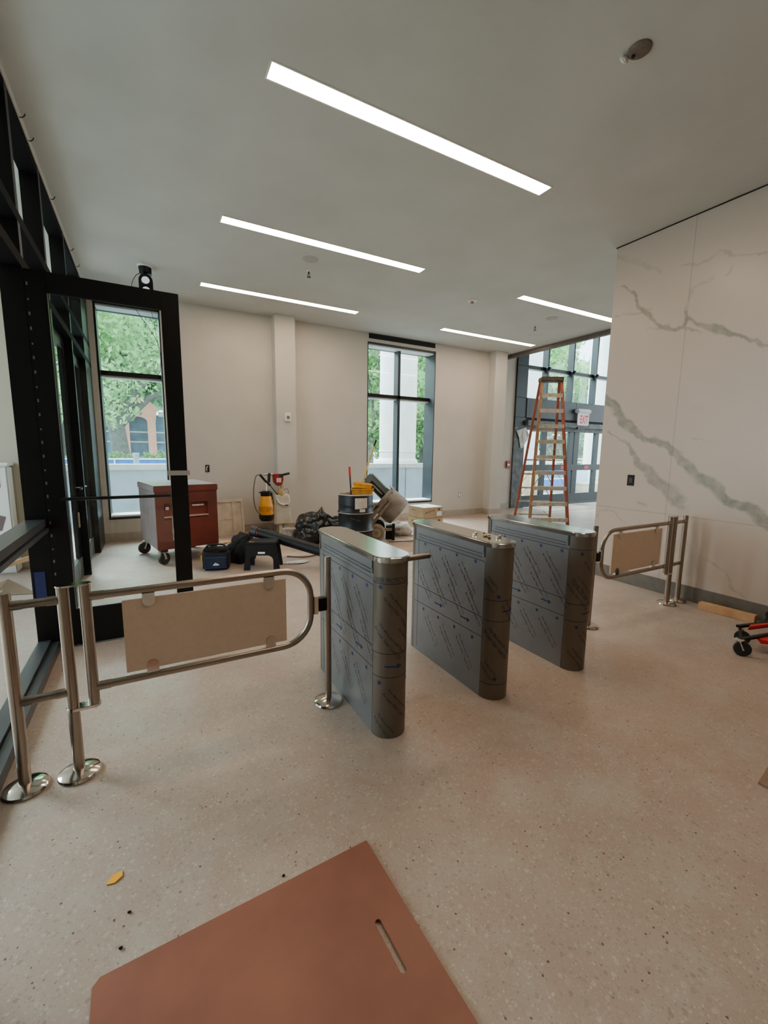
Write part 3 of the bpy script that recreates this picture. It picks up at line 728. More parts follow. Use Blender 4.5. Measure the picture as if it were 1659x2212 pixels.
turnstile(1.13, 2.36, 'nearest film-wrapped steel turnstile, with a stub arm, beside the left swing gate',
          [(S0, S1, (.865, .52, .395), (.845, .36), (.455,), -.075), (.004, S2, (.885, .495, .359), (.868, .326), (.425,), .055)], extra=((.03, .65), (.03, .125, .14)), arm=True, word=('LASER PROTECTION 1 2', .893))
turnstile(1.92, 2.36, 'middle film-wrapped steel turnstile with loose metal fittings on its lid',
          [(S0, S1, (.90, .535, .405), (.885, .37), (.47,), -.09), (.004, S2, (.663, .528, .106), (1.22, .691, .145), (.597,), .10)], extra=((.02, .965), (.01, .80, .10), (.03, .47), (.01, .24, .12), (.22, .80, .10)))
turnstile(2.71, 2.36, 'farthest film-wrapped steel turnstile, next to the right swing gate',
          [(S0, S1, (.90, .53, .40), (.88, .365), (.465,), -.06), (.004, S2, (.905, .505, .377), (.88, .338), (.44,), .09)], extra=((.05, .70), (.05, .16, .16)))
for i, (dx, dy, a) in enumerate(((-.02, .18, 20), (.01, .10, -30), (.035, .14, 70), (.05, .03, 10), (.0, .06, 50))):
    Mx = Matrix.Translation((1.92 + dx, 1.98 + dy, TH + .034)) @ Matrix.Rotation(R(a), 4, 'Z')
    b = MB(Mx).cyl((-.022, 0, .006), (.012, 0, .006), .005, n=10).cyl((.012, 0, .008), (.022, 0, .008), .009, n=6).box(-.012, .006, -.010, .010, 0, .0035)
    obj('bolt_clip', b, m_brass, label='small bright bolt and clip lying loose on the middle turnstile lid', cat='fitting', group='loose fittings on the middle turnstile')

# ------------------------------------------------------------------ swing gates
def flange(b, x, y):
    b.lathe([(.088, 0), (.09, .006), (.086, .016), (.07, .024), (.04, .03), (.026, .034)], (x, y, 0), 40)
def gate(side, label, label_post):
    """built for the window side; side=-1 mirrors it across x = 2.2"""
    mx = lambda x: x if side > 0 else 4.41 - x
    y = 2.36; A, B, Hx, E = -.578, -.372, -.288, .925
    t = thing('swing_gate', label, 'gate', (mx(B), y, 0))
    for nm, x in (('wall_post', A), ('hinge_post', B)):
        obj(nm, MB().cyl((mx(x), y, .02), (mx(x), y, .945), .0245, n=28), m_steel, t, bev=.002)
        b = MB(); flange(b, mx(x), y); obj('base_flange', b, m_polish, t)
    for z in (.885, .43):
        obj('fixed_rail', MB().cyl((mx(A), y, z), (mx(B), y, z), .019, n=20).cyl((mx(A + .02), y, z), (mx(A + .06), y, z), .0215, n=20).cyl((mx(B - .06), y, z), (mx(B - .02), y, z), .0215, n=20), m_steelx, t)
    obj('wing_post', MB().cyl((mx(Hx), y, .352), (mx(Hx), y, .945), .0245, n=28), m_steel, t)
    for z, h in ((.945, .008), (.336, .016)):
        p = [(mx(q[0]), y + q[1]) for q in [(B - .028 * sin(pi * i / 10) , -.028 * cos(pi * i / 10)) for i in range(11)] + [(Hx + .028 * sin(pi * i / 10), .028 * cos(pi * i / 10)) for i in range(11)]]
        obj('pivot_plate', MB().prism(p, z, z + h), m_polish, t, bev=.002)
    zt, zb, xe = .885, .43, .815; r = (zt - zb) / 2
    r = .17
    path = [(mx(Hx), y, zt)] + [(mx(xe - r + r * cos(a)), y, zt - r + r * sin(a)) for a in [pi / 2 - pi / 2 * i / 9 for i in range(10)]] + [(mx(xe - r + r * cos(a)), y, zb + r + r * sin(a)) for a in [-pi / 2 * i / 9 for i in range(10)]] + [(mx(Hx), y, zb)]
    obj('wing_frame', MB().tube(path, .019, 20), m_steelx, t)
    for z in (zt, zb): obj('rail_socket', MB().cyl((mx(Hx + .02), y, z), (mx(Hx + .075), y, z), .0215, n=20), m_steelx, t)
    obj('sign_panel', MB().box(min(mx(-.145), mx(.665)), max(mx(-.145), mx(.665)), y - .006, y + .006, .468, .842), m_panel, t, label='blank cream panel', bev=.001)
    for x in (-.03, .57):
        for z, s in ((zt - .018, -1), (zb + .018, 1)):
            pr = [(-.028, 0), (.028, 0)] + [(.028 * cos(a), .04 + .028 * sin(a)) for a in [pi * i / 10 for i in range(11)]]
            Mc = Matrix.Translation((mx(x), y, z)) @ Matrix(((1, 0, 0, 0), (0, 0, 1, 0), (0, s, 0, 0), (0, 0, 0, 1)))
            b = MB(Mc); b.prism(pr, -.014, .014); obj('panel_clip', b, m_polish, t, bev=.002)
    obj('strike_plate', MB().box(min(mx(.832), mx(.842)), max(mx(.832), mx(.842)), y - .018, y + .018, .60, .71).box(min(mx(.835), mx(.857)), max(mx(.835), mx(.857)), y - .02, y - .017, .60, .71), m_polish, t)
    t = thing('latch_post', label_post, 'post', (mx(E), y, 0))
    obj('post', MB().cyl((mx(E), y, .02), (mx(E), y, .945), .0205, n=28), m_steel, t, bev=.003)
    b = MB(); flange(b, mx(E), y); obj('base_flange', b, m_polish, t)
    obj('magnet', MB().box(min(mx(.8575), mx(.91)), max(mx(.8575), mx(.91)), y - .022, y + .022, .615, .695), m_black, t, bev=.002)
gate(1, 'stainless swing gate with a cream panel, beside the dark storefront', 'short stainless latch post between the near swing gate and the nearest turnstile')
gate(-1, 'stainless swing gate with a cream panel, against the marble wall', 'stainless latch post half hidden behind the farthest turnstile')

# ------------------------------------------------------------------ near floor
def board():
    me = MB(); x0, x1, y1, y0 = -.235, .695, 1.335, .1
    Mb = Matrix.Translation((.695, 1.362, 0)) @ Matrix.Rotation(R(1.8), 4, 'Z')
    # outline corners (chamfered far corner) with a slot hole, filled as strips round the hole
    sx, sy, sw, sl = -.111, -.365, .011, .075
    b = MB(Mb)
    slot = [(sx + sw * cos(a), sy + sl + sw * sin(a)) for a in [pi * i / 8 for i in range(9)]] + [(sx + sw * cos(a), sy - sl + sw * sin(a)) for a in [pi + pi * i / 8 for i in range(9)]]
    outer = [(0, 0), (-.905, 0), (-.925, -.02), (-.925, -1.2), (0, -1.2)]
    for z, flip in ((.012, 0), (.0005, 1)):
        so = [b.v((*p, z)) for p in slot]; ou = [b.v((*p, z)) for p in outer]
        es = []
        for ring in (so, ou):
            for i in range(len(ring)): es.append(b.b.edges.new((ring[i], ring[(i + 1) % len(ring)])))
        bmesh.ops.triangle_fill(b.b, use_beauty=True, edges=es)
        if not flip: top = (so, ou)
        else:
            for a, c in zip(top, (so, ou)):
                for i in range(len(a)): b.face([a[i], a[(i + 1) % len(a)], c[(i + 1) % len(a)], c[i]])
    return b
obj('hardboard_sheet', board(), m_board, label='brown hardboard sheet with a slot hole lying on the near floor', cat='board')
obj('yellow_scrap', MB().prism([(-.215, 1.655), (-.19, 1.65), (-.165, 1.668), (-.168, 1.69), (-.2, 1.688)], .0005, .0045), m_yellow, label='tiny yellow scrap on the floor near the brown sheet', cat='scrap')
for i, (x, y) in enumerate(((-.14, 1.51), (-.16, 1.40), (.36, 1.385))):
    obj('debris_crumb', MB().ball((x, y, .004), .006, .004, .004, 2, nz=.4, seed=i), m_dark, label='tiny dark crumb on the floor near the brown sheet', cat='debris', group='dark crumbs on the near floor')
obj('cardboard_flap', MB().prism([(2.515, .742), (2.72, .77), (3.0, .75), (2.9, .55), (2.52, .68)], .001, .010), mat('brown_cardboard', (140, 110, 92), (126, 98, 80), rough=.85, ns=8), label='corner of brown cardboard at the near edge of the floor by the marble wall', cat='cardboard')
Mw = Matrix.Translation((5.0, 1.90, 0)) @ Matrix.Rotation(R(-84), 4, 'Z')
obj('lumber_offcut', MB(Mw).box(-.23, .23, -.06, .03, 0, .072), m_wood, label='short pine lumber offcut on the floor along the marble wall', cat='lumber', bev=.003)
obj('dark_bundle', MB().ball((5.02, 1.52, .09), .08, .08, .09, 3, nz=.3, flat=0.001), m_dark, label='dark bundle on the floor past the pine offcut', cat='bundle')

# red wheeled dolly at the frame's edge
dx, dy = 4.33, 1.44
t = thing('red_dolly', 'red wheeled dolly with black casters by the marble wall', 'dolly', (dx, dy, 0))
ca = Vector((dx, dy, .075))
def caster(p, ang, r, w, fm=m_darkmetal):
    p = Vector(p); d = Vector((cos(ang), sin(ang), 0)); sd = Vector((-sin(ang), cos(ang), 0))
    c = p + Vector((0, 0, r))
    f = obj('caster', MB().cyl(c - sd * w / 2, c + sd * w / 2, r, n=28).cyl(c - sd * w * .52, c + sd * w * .52, r * .5, n=16), m_rubber, t, bev=.004)
    obj('fork', MB().bar(c + sd * (w * .7) - d * .0, c + sd * w * .7 + d * r * .5 + Vector((0, 0, r * 1.15)), r * .7, .006).bar(c - sd * w * .7, c - sd * w * .7 + d * r * .5 + Vector((0, 0, r * 1.15)), r * .7, .006)
        .box(c.x + d.x * r * .5 - r * .5, c.x + d.x * r * .5 + r * .5, c.y + d.y * r * .5 - r * .5, c.y + d.y * r * .5 + r * .5, c.z + r * 1.1, c.z + r * 1.25)
        .cyl(c - sd * w, c + sd * w, r * .12, n=8), m_alum, f)
caster((4.07, 1.415, 0), R(125), .058, .03); caster((4.34, 1.52, 0), R(112), .055, .03)
obj('frame_bar', MB().bar((4.07, 1.44, .125), (4.75, 1.30, .125), .03, .02).bar((4.3, 1.545, .15), (4.8, 1.42, .15), .03, .02).bar((4.09, 1.44, .125), (4.33, 1.54, .14), .02, .02), m_black, t)
obj('deck', MB().prism([(4.22, 1.36), (4.30, 1.41), (4.85, 1.27), (4.8, 1.08), (4.34, 1.22)], .09, .12).prism([(4.33, 1.485), (4.42, 1.51), (4.9, 1.41), (4.88, 1.35)], .13, .16), m_redbright, t, bev=.006)
caster((4.78, 1.2, 0), R(40), .05, .03)

# ------------------------------------------------------------------ clutter at the back
# job box
Mj = Matrix.Translation((.07, 6.33, 0)) @ Matrix.Rotation(R(11), 4, 'Z')
JX, JY, JZ0, JZ1 = .80, 1.02, .22, 1.0
t = thing('job_box', 'red-brown steel job box on casters behind the open glass door', 'tool box', (.07, 6.33, 0), R(11))
b = MB(Mj).box(0, JX, .004, .02, JZ0, JZ1)      # front face built round a recessed handle well
obj('body', MB(Mj).box(0, .10, 0, JY, JZ0, JZ1).box(.67, JX, 0, JY, JZ0, JZ1).box(.10, .67, 0, JY, JZ0, .62).box(.10, .67, 0, JY, .85, JZ1).box(.10, .67, .06, JY, .6, .86), m_redbox, t)
obj('side_panel', MB(Mj).box(-.004, .0, .01, JY - .01, JZ0 + .01, JZ1 - .005), m_boxside, t, label='dusty grey-brown side')
obj('lid', MB(Mj).box(-.012, JX + .012, -.015, JY + .01, JZ1, 1.085), m_redbox, t, bev=.008)
obj('lid_top', MB(Mj).box(-.008, JX + .008, -.01, JY + .006, 1.0855, 1.089), m_boxtop, t, label='pale grey lid top')  # lid top paler and greyer than the front
obj('lid_side', MB(Mj).box(-.0145, -.0125, -.0, JY, 1.005, 1.08), m_boxside, t)
obj('handle_well', MB(Mj).box(.10, .67, .05, .061, .62, .85).poly([(.10, .0, .62), (.67, .0, .62), (.67, .055, .68), (.10, .055, .68)]), mat('well_red', (122, 46, 32), rough=.5), t)
obj('handle', MB(Mj).tube([(.48, .05, .80), (.48, .01, .80), (.61, .01, .80), (.61, .05, .80)], .012, 8)  , m_alum, t)
obj('latch', MB(Mj).box(.12, .16, .0, .05, .76, .80), m_alum, t)
obj('ledge', MB(Mj).bar((.10, .0, .66), (.67, .0, .66), .03, .012), m_alum, t, label='pale ledge')  # ledge paler than the red steel round it
obj('skid', MB(Mj).box(.03, .12, -.01, JY, .19, .22).box(JX - .12, JX - .03, -.01, JY, .19, .22), m_darkmetal, t)
for (x, y, a) in ((.06, .07, 40), (JX - .06, .07, 60), (.04, JY - .07, 200), (JX - .06, JY - .07, 160)):
    p = Mj @ Vector((x, y, 0)); d = Vector((cos(R(a)), sin(R(a)), 0)); s_ = Vector((-d.y, d.x, 0)); c = p + Vector((0, 0, .085)) + d * .03
    w = obj('caster', MB().cyl(c - s_ * .022, c + s_ * .022, .085, n=24), m_rubber, t, bev=.006)
    obj('fork', MB().bar(c + s_ * .03, c + s_ * .03 + Vector((0, 0, .1)) - d * .03, .05, .006).bar(c - s_ * .03, c - s_ * .03 + Vector((0, 0, .1)) - d * .03, .05, .006).box(p.x - .05, p.x + .05, p.y - .05, p.y + .05, .182, .19).cyl(c - s_ * .036, c + s_ * .036, .012, n=8), m_alum, w)

# plywood panel leaning on the wall
Mp = Matrix.Translation((1.04, 8.12, 0)) @ Matrix.Rotation(R(-13), 4, 'X')
t = thing('plywood_crate_panel', 'dusty framed plywood panel leaning on the back wall beside the job box', 'panel', (1.04, 8.12, 0))
obj('sheet', MB(Mp).box(0, .50, 0, .012, .004, .67), m_ply, t)
obj('batten', MB(Mp).box(0, .5, -.02, 0, .62, .68).box(.30, .36, -.018, 0, .05, .62).box(.46, .50, -.02, 0, .005, .62).box(0, .04, -.02, 0, .005, .62).box(.08, .30, -.01, 0, .30, .31), m_ply, t)

# drill rig with the sprayers hanging on it
t = thing('core_drill', 'red core drill on a stand with a black handle, beside the wall pilaster', 'drill', (2.2, 7.98, 0))
obj('stand', MB().box(2.06, 2.34, 7.9, 8.08, .0, .03).box(2.19, 2.25, 8.0, 8.05, .03, .95).bar((2.1, 7.98, .03), (2.2, 8.03, .5), .03, .02), m_alum, t, bev=.004)
b = MB(Matrix.Translation((2.13, 7.93, 1.02)) @ Matrix.Rotation(pi / 2, 4, 'X')); b.prism([(-.10, .115), (.09, .115), (.095, 0), (.06, -.10), (-.02, -.11), (-.085, -.04)], -.05, .05); obj('motor', b, m_red, t, bev=.012)
obj('label_plate', MB().box(2.09, 2.18, 7.878, 7.8805, .98, 1.06), m_paper, t)
obj('gear_case', MB().box(2.13, 2.22, 7.87, 7.94, 1.07, 1.13), m_grey, t, bev=.01)
obj('handle', MB().cyl((2.2, 7.9, 1.115), (2.34, 7.89, 1.145), .022), m_black2, t, bev=.004)
obj('chuck', MB().cyl((1.86, 7.92, 1.125), (2.04, 7.93, 1.125), .018).cyl((1.93, 7.92, 1.125), (1.97, 7.92, 1.125), .03).cyl((2.145, 7.95, .8), (2.145, 7.95, .94), .012), m_chrome, t)
obj('lever', MB().bar((1.965, 7.9, 1.15), (1.95, 7.9, .98), .05, .03), m_rubber, t)
t = thing('pump_sprayer', 'yellow pump sprayer with a black base and looping hose, hanging by the drill stand', 'sprayer', (1.89, 7.86, .29))
c = (1.87, 7.80, 0)
obj('tank', MB().lathe([(.125, .38), (.132, .46), (.13, .56), (.105, .62), (.098, .72), (.085, .76)], c, 28), m_yellow, t)
obj('base', MB().lathe([(.0, .29), (.10, .29), (.128, .33), (.134, .40), (.12, .42)], c, 28), m_blackpl, t)
obj('collar', MB().lathe([(.09, .74), (.095, .76), (.095, .82), (.06, .835), (.0, .835)], c, 24).box(1.75, 1.78, 7.78, 7.82, .80, .82).box(1.94, 1.98, 7.76, 7.82, .68, .80), m_blackpl, t)
obj('tank_label', MB().lathe([(.134, .47), (.1335, .56)], c, 28, caps=False), mat('sprayer_label', (216, 156, 40), (170, 96, 20), rough=.6, ns=26), t)
obj('pump_rod', MB().cyl((1.88, 7.80, .83), (1.90, 7.83, 1.02), .009), m_brass, t)
obj('spray_gun', MB().tube([(1.78, 7.83, 1.13), (1.86, 7.83, 1.03), (1.96, 7.83, .93)], .022, 10).cyl((1.96, 7.83, .93), (2.1, 7.80, .73), .008), m_blackpl, t)
obj('hose', MB().tube(smooth_path([(1.78, 7.83, 1.13), (1.70, 7.80, 1.10), (1.655, 7.78, .9), (1.645, 7.76, .68), (1.68, 7.74, .5), (1.78, 7.72, .40), (1.9, 7.70, .40), (1.98, 7.72, .50), (2.0, 7.78, .66)]), .009, 8), m_hose, t)
t = thing('water_jug', 'grimy white pressure jug with a loop handle on the drill stand', 'jug', (2.17, 7.86, .2))
b = MB(Matrix.Translation((2.17, 7.84, .205)))
b.prism([(-.15, -.085), (.15, -.085), (.17, -.05), (.17, .06), (.14, .09), (-.14, .09), (-.17, .06), (-.17, -.05)], 0, .55)
for v in b.b.verts:
    if v.co.z > .4: v.co.x = 2.155 + (v.co.x - 2.17) * .86
obj('body', b, m_jug, t, bev=.02)
obj('shoulder', MB().lathe([(.075, .74), (.07, .78), (.06, .82), (.03, .86), (.0, .86)], (2.155, 7.84, 0), 20), mat('jug_cap', (168, 146, 80), (140, 118, 66), rough=.5, ns=14), t)
obj('grip', MB().tube(smooth_path([(2.05, 7.77, .70), (2.08, 7.75, .63), (2.14, 7.745, .58), (2.22, 7.745, .57), (2.27, 7.75, .60), (2.285, 7.77, .66), (2.27, 7.80, .74), (2.2, 7.82, .75)]), .022, 10), m_jug, t)
obj('grip_clip', MB().box(2.20, 2.25, 7.722, 7.735, .555, .575), m_blackpl, t)
obj('foot', MB().box(2.10, 2.16, 7.80, 7.88, .03, .206).box(2.19, 2.25, 7.81, 7.87, .03, .206), m_jug, t)
obj('cord', MB().tube(smooth_path([(2.2, 7.86, .82), (2.26, 7.85, .86), (2.3, 7.85, .82), (2.29, 7.85, .75)]), .004, 6), m_rubber, t)

# bucket and sacks
t = thing('upturned_bucket', 'grimy white bucket upside down behind the black tube', 'bucket', (2.13, 7.25, 0))
obj('shell', MB().lathe([(.155, .0), (.155, .02), (.150, .02), (.135, .17), (.130, .21), (.125, .216), (.11, .216), (.105, .21), (.0, .21)], (2.13, 7.25, 0), 32), mat('grimy_bucket', (176, 170, 164), (120, 114, 110), rough=.6, ns=9), t)
obj('rim', MB().lathe([(.152, .03), (.162, .032), (.162, .045), (.15, .05)], (2.13, 7.25, 0), 32, caps=False), m_jug, t)
obj('paint_cup', MB().lathe([(.0, .0), (.05, .0), (.06, .16), (.055, .16), (.05, .02)], (2.30, 7.17, 0), 20), mat('grimy_cup', (170, 158, 148), (130, 112, 104), rough=.6, ns=12), label='small grimy cup standing between the bucket and the black sack', cat='cup')
def sack(name, c, r, m, label, cat, seed, nz=.22, ns=1.6, sub=5, spikes=None):
    b = MB(); b.ball((c[0], c[1], r[2] * .72), r[0], r[1], r[2], sub, nz=nz, ns=ns, seed=seed)
    for v in b.b.verts:
        p = v.co
        f = 1 - abs(noise.noise(p * 4.2 + Vector((seed, 0, 0)))) * 2.0
        v.co += (p - Vector((c[0], c[1], r[2] * .5))).normalized() * (.034 * f + .006 * noise.noise(p * 19))
        if v.co.z < .004: v.co.z = .004
        if spikes:
            for q, rad, lift in spikes:
                d = (Vector((v.co.x, v.co.y)) - Vector(q[:2])).length
                if d < rad and v.co.z > .1: v.co.z += lift * (1 - d / rad) ** 2
    return obj(name, b, m, label=label, cat=cat, ang=60)
sack('refuse_sack', (2.50, 6.98), (.33, .28, .29), m_bagblk, 'crumpled black refuse sack between the bucket and the drum', 'sack', 3.1, spikes=[((2.60, 6.9), .2, .12), ((2.3, 7.0), .15, .04)])
sack('white_sack', (4.19, 6.83), (.18, .15, .125), m_whitesack, 'small white woven sack on the floor beside the mortar mixer', 'sack', 8.2, nz=.15, sub=4, spikes=[((4.12, 6.88), .1, .06)])
b = MB()
for i in range(6): b.tube([(2.86 + .15 * cos(2 * pi * k / 24) + .015 * sin(i * 2), 6.86 + .15 * sin(2 * pi * k / 24), .06 + i * .066 + .012 * sin(k * .8 + i)) for k in range(24)], .030, 8, closed=True)
obj('hose_coil', b, m_hose, label='coil of ribbed grey hose tucked behind the drum', cat='hose')

# steel drum
DC = (2.98, 6.33, 0)
t = thing('steel_drum', 'black steel drum with paper labels and yellow trays on top', 'drum', DC)
prof = [(.0, .01), (.285, .01), (.292, .0), (.292, .02), (.283, .03)]
for zc in (.30, .585):
    prof += [(.283, zc - .03), (.296, zc - .012), (.299, zc), (.296, zc + .012), (.283, zc + .03)]
prof += [(.283, .70), (.286, .71), (.283, .72), (.286, .75), (.283, .76), (.286, .79), (.283, .80), (.283, .87)]
obj('shell', MB().lathe(prof, DC, 56, caps=False), m_drum, t, ang=60)
obj('rim', MB().lathe([(.28, .868), (.294, .87), (.296, .882), (.285, .888), (.278, .88), (.275, .80)], DC, 56, caps=False), m_alum, t)
obj('hoop_wear', MB().lathe([(.2995, .295), (.3003, .30), (.2995, .305)], DC, 56, caps=False).lathe([(.2995, .58), (.3003, .585), (.2995, .59)], DC, 56, caps=False), m_alum, t, label='rubbed bare hoops')
obj('residue', MB().lathe([(.0, .80), (.276, .80)], DC, 40, caps=False), mat('red_oxide_inside', (96, 30, 26), rough=.8), t)
def on_drum(a0, r=.2865):
    return lambda u, v: (DC[0] + r * sin(a0 + u / r), DC[1] - r * cos(a0 + u / r), v)
a0 = atan2(-DC[0], DC[1]) * 1.0
a0 = -atan2(DC[0], DC[1]) + .12
b = MB(); f = on_drum(a0 - .15)
for i in range(8):
    u0, u1 = i * .026, (i + 1) * .026; b.poly([f(u0, .66 + .002 * i), f(u1, .662 + .002 * i), f(u1, .835), f(u0, .835)])
for i in range(4):
    u0, u1 = .075 + i * .024, .075 + (i + 1) * .024; b.poly([f(u0, .61), f(u1, .612), f(u1, .66), f(u0, .66)])
obj('paper_label', b, m_paper, t)
b = MB(); f = on_drum(a0 - .15, .2875)
for i in range(5):
    for k in range(9):
        u0 = .018 + k * .019 + random.uniform(0, .003); b.poly([f(u0, .70 + i * .026), f(u0 + random.uniform(.006, .015), .70 + i * .026), f(u0 + .01, .704 + i * .026), f(u0, .705 + i * .026)])
obj('label_print', b, mat('faded_print', (140, 122, 112), rough=.8), t)
b = MB(); f = on_drum(a0 - .42, .285); put_text(b, 'Dust only', .035, lambda u, v: f(u, .50 - .3 * u + v), shear=.4, width=.16)
obj('chalk_scrawl', b, mat('faint_chalk', (78, 82, 88), rough=.9), t)
def tray(c, rx, ry, z0, z1, rz, m, label, tilt=0):
    Mt = Matrix.Translation((c[0], c[1], z0)) @ Matrix.Rotation(rz, 4, 'Z') @ Matrix.Rotation(tilt, 4, 'Y')
    h = z1 - z0; b = MB(Mt)
    b.prism([(-rx * .9, -ry * .9), (rx * .9, -ry * .9), (rx * .9, ry * .9), (-rx * .9, ry * .9)], 0, .006)
    for s in (-1, 1):
        b.poly([(s * rx * .9, -ry * .9, 0), (s * rx * .9, ry * .9, 0), (s * rx, ry, h), (s * rx, -ry, h)]); b.poly([(-rx * .9, s * ry * .9, 0), (rx * .9, s * ry * .9, 0), (rx, s * ry, h), (-rx, s * ry, h)])
    tt = thing('mortar_tray', label, 'tray', (c[0], c[1], z0))
    obj('pan', b, m, tt)
    obj('lip', MB(Mt).tube([(-rx, -ry, h), (rx, -ry, h), (rx, ry, h), (-rx, ry, h)], .010, 8, closed=True), m, tt)
tray((3.06, 6.24), .18, .13, .8895, .965, R(-27), m_yellowd, 'grimy yellow tray lying across the drum rim')
tray((3.06, 6.25), .15, .11, .985, 1.05, R(-22), m_yellow, 'clean yellow tray nested on top of the grimy one', tilt=R(6))
t = thing('red_scraper', 'red-handled scraper standing in the drum', 'scraper', (2.93, 6.38, .8))
obj('handle', MB().tube([(2.945, 6.48, 1.16), (2.94, 6.48, 1.24), (2.935, 6.48, 1.315)], .018, 10), m_redbright, t)
obj('shaft', MB().cyl((2.945, 6.48, 1.17), (2.97, 6.48, .81), .013), m_rubber, t)
t = thing('broom', 'long yellow-handled broom with a black tip standing in the drum', 'broom', (3.1, 6.33, .8))
obj('pole', MB().cyl((3.10, 6.50, .81), (3.405, 6.50, 1.665), .0125, n=12), mat('yellow_pole', (206, 172, 60), rough=.45), t)
obj('tip', MB().cyl((3.405, 6.50, 1.665), (3.44, 6.50, 1.765), .015, n=12), m_blackpl, t)

# mortar mixer
Mm = Matrix.Translation((3.83, 6.70, 0)) @ Matrix.Rotation(R(-29), 4, 'Z')
t = thing('mortar_mixer', 'tilted mortar mixer with a grey barrel and one big wheel behind the drum', 'mixer', (3.83, 6.70, 0), R(-29))
ax = Vector((.76, -.1, -.64)).normalized()
zx = ax; xx = Vector((0, 1, 0)).cross(zx).normalized(); yx = zx.cross(xx)
A3 = Matrix((xx, yx, zx)).transposed()
obj('barrel', MB(Mm).lathe([(.22, -.22), (.27, -.2), (.275, .10), (.25, .17), (.0, .19)], (.06, 0, .57), 40, A3), m_conc, t, bev=.004)
obj('mouth_ring', MB(Mm).lathe([(.26, -.245), (.285, -.235), (.285, -.185), (.262, -.18)], (.06, 0, .57), 40, A3, caps=False), m_conclight, t)
obj('blade', MB(Mm).bar((-.05, -.12, .93), (.06, -.15, .84), .05, .01).bar((.0, -.16, .97), (.05, -.16, .90), .015, .01), m_darkmetal, t)
obj('chassis', MB(Mm).bar((-.36, -.31, .36), (-.02, -.32, .78), .05, .06).bar((-.30, -.31, .30), (.04, -.33, .74), .03, .05).bar((-.36, .2, .36), (-.02, .22, .78), .05, .06).bar((-.28, -.3, .14), (-.28, -.3, .4), .05, .05)
    .bar((-.3, -.25, .62), (.04, -.26, .72), .08, .03).bar((-.3, -.2, .6), (-.3, .2, .6), .05, .05).bar((-.25, -.18, .18), (.2, -.2, .2), .05, .05), m_conclight, t, bev=.004)
Mh2 = Mm @ Matrix.Translation((-.23, 0, .92)) @ Matrix.Rotation(R(45), 4, 'Y')
obj('engine_hood', MB(Mh2).box(-.27, .23, -.2, .2, -.075, .13), m_hood, t, bev=.03)
obj('hood_vent', MB(Mh2).box(-.16, .2, -.206, -.198, -.045, .045), m_blackpl, t, label='black slotted panel')
obj('hood_print', MB(Mh2).box(-.1, .14, -.208, -.205, -.012, .016), m_conclight, t)
whl = obj('wheel', MB(Mm).cyl((-.22, -.33, .15), (-.22, -.25, .15), .15, n=36), mat('mortar_wheel', (186, 170, 146), (160, 144, 122), rough=.7, ns=9), t, bev=.012)
obj('hub', MB(Mm).cyl((-.22, -.345, .15), (-.22, -.25, .15), .035, n=16).lathe([(.085, 0), (.10, .006), (.115, 0)], (-.22, -.33, .15), 30, Matrix.Rotation(pi / 2, 3, 'X'), caps=False), m_conclight, whl)
obj('wheel', MB(Mm).cyl((-.22, .25, .15), (-.22, .33, .15), .15, n=36), m_rubber, t, bev=.012)
obj('prop_leg', MB(Mm).box(-.06, .07, -.14, .1, .0, .24).bar((.08, -.2, .0), (.08, -.2, .3), .05, .05), m_blackpl, t)

# cartons
Mc = Matrix.Translation((5.08, 7.34, 0)) @ Matrix.Rotation(R(5), 4, 'Z')
for i, (z0, z1, lb) in enumerate(((.001, .225, 'lower cardboard carton of the pair by the back wall, white tape at its corner'), (.232, .452, 'upper cardboard carton with black script and a white sticker by the back wall'))):
    t = thing('carton', lb, 'box', (5.08, 7.34, z0), R(5))
    g = .26 - .006 * i
    obj('body', MB(Mc).box(-g, g, -g, g, z0, z1), m_card, t, bev=.004)
    obj('top_flaps', MB(Mc).box(-g + .004, -.001, -g + .004, g - .004, z1, z1 + .002).box(.001, g - .004, -g + .004, g - .004, z1, z1 + .002), m_cardtop if i else m_card, t)
    b = MB(Mc); put_text(b, 'Armstrong', .06, lambda u, v: (-.23 + u, -g - .0008, z0 + .07 + .25 * u + v), shear=.5, width=.26)
    put_text(b, 'Armstrong', .035, lambda u, v: (-g - .0008, .15 - u, z0 + .13 + v), shear=.5, width=.14)
    b.box(.12, .18, -g - .0008, -g - .0004, z0 + .15, z0 + .19); obj('script', b, mat('carton_ink' + str(i), (78, 66, 52), rough=.8), t)
    if i: obj('sticker', MB(Mc).box(.09, .225, -g - .0012, -g - .0006, z0 + .035, z0 + .125), m_white, t)
    else: obj('tape', MB(Mc).box(-g - .002, -g + .03, -g - .002, -g + .03, z1 - .03, z1 + .003), m_white, t)

# bags, stool, tube
t = thing('tool_bag', 'small navy tool bag with a white logo in front of the job box', 'bag', (.74, 5.90, 0), R(-14))
Mt = Matrix.Translation((.74, 5.90, 0)) @ Matrix.Rotation(R(-14), 4, 'Z')
b = MB(Mt); b.prism([(-.16, -.1), (.16, -.1), (.17, .1), (-.17, .1)], .002, .26); obj('body', b, m_fabric, t, bev=.025, seg=3)
obj('front_pocket', MB(Mt).box(-.135, .14, -.122, -.09, .03, .19), m_navy, t, bev=.015)
obj('piping', MB(Mt).tube([(-.125, -.124, .04), (.13, -.124, .04), (.13, -.124, .18), (-.125, -.124, .18)], .005, 6, closed=True), m_bluetrim, t)
obj('lid_flap', MB(Mt).box(-.15, .15, -.105, .1, .262, .285).box(-.05, .06, -.108, -.09, .235, .29), m_blackpl, t, bev=.008)
obj('grip', MB(Mt).tube(smooth_path([(-.13, 0, .28), (-.08, 0, .325), (.08, 0, .325), (.13, 0, .28)]), .012, 8), m_fabric, t)
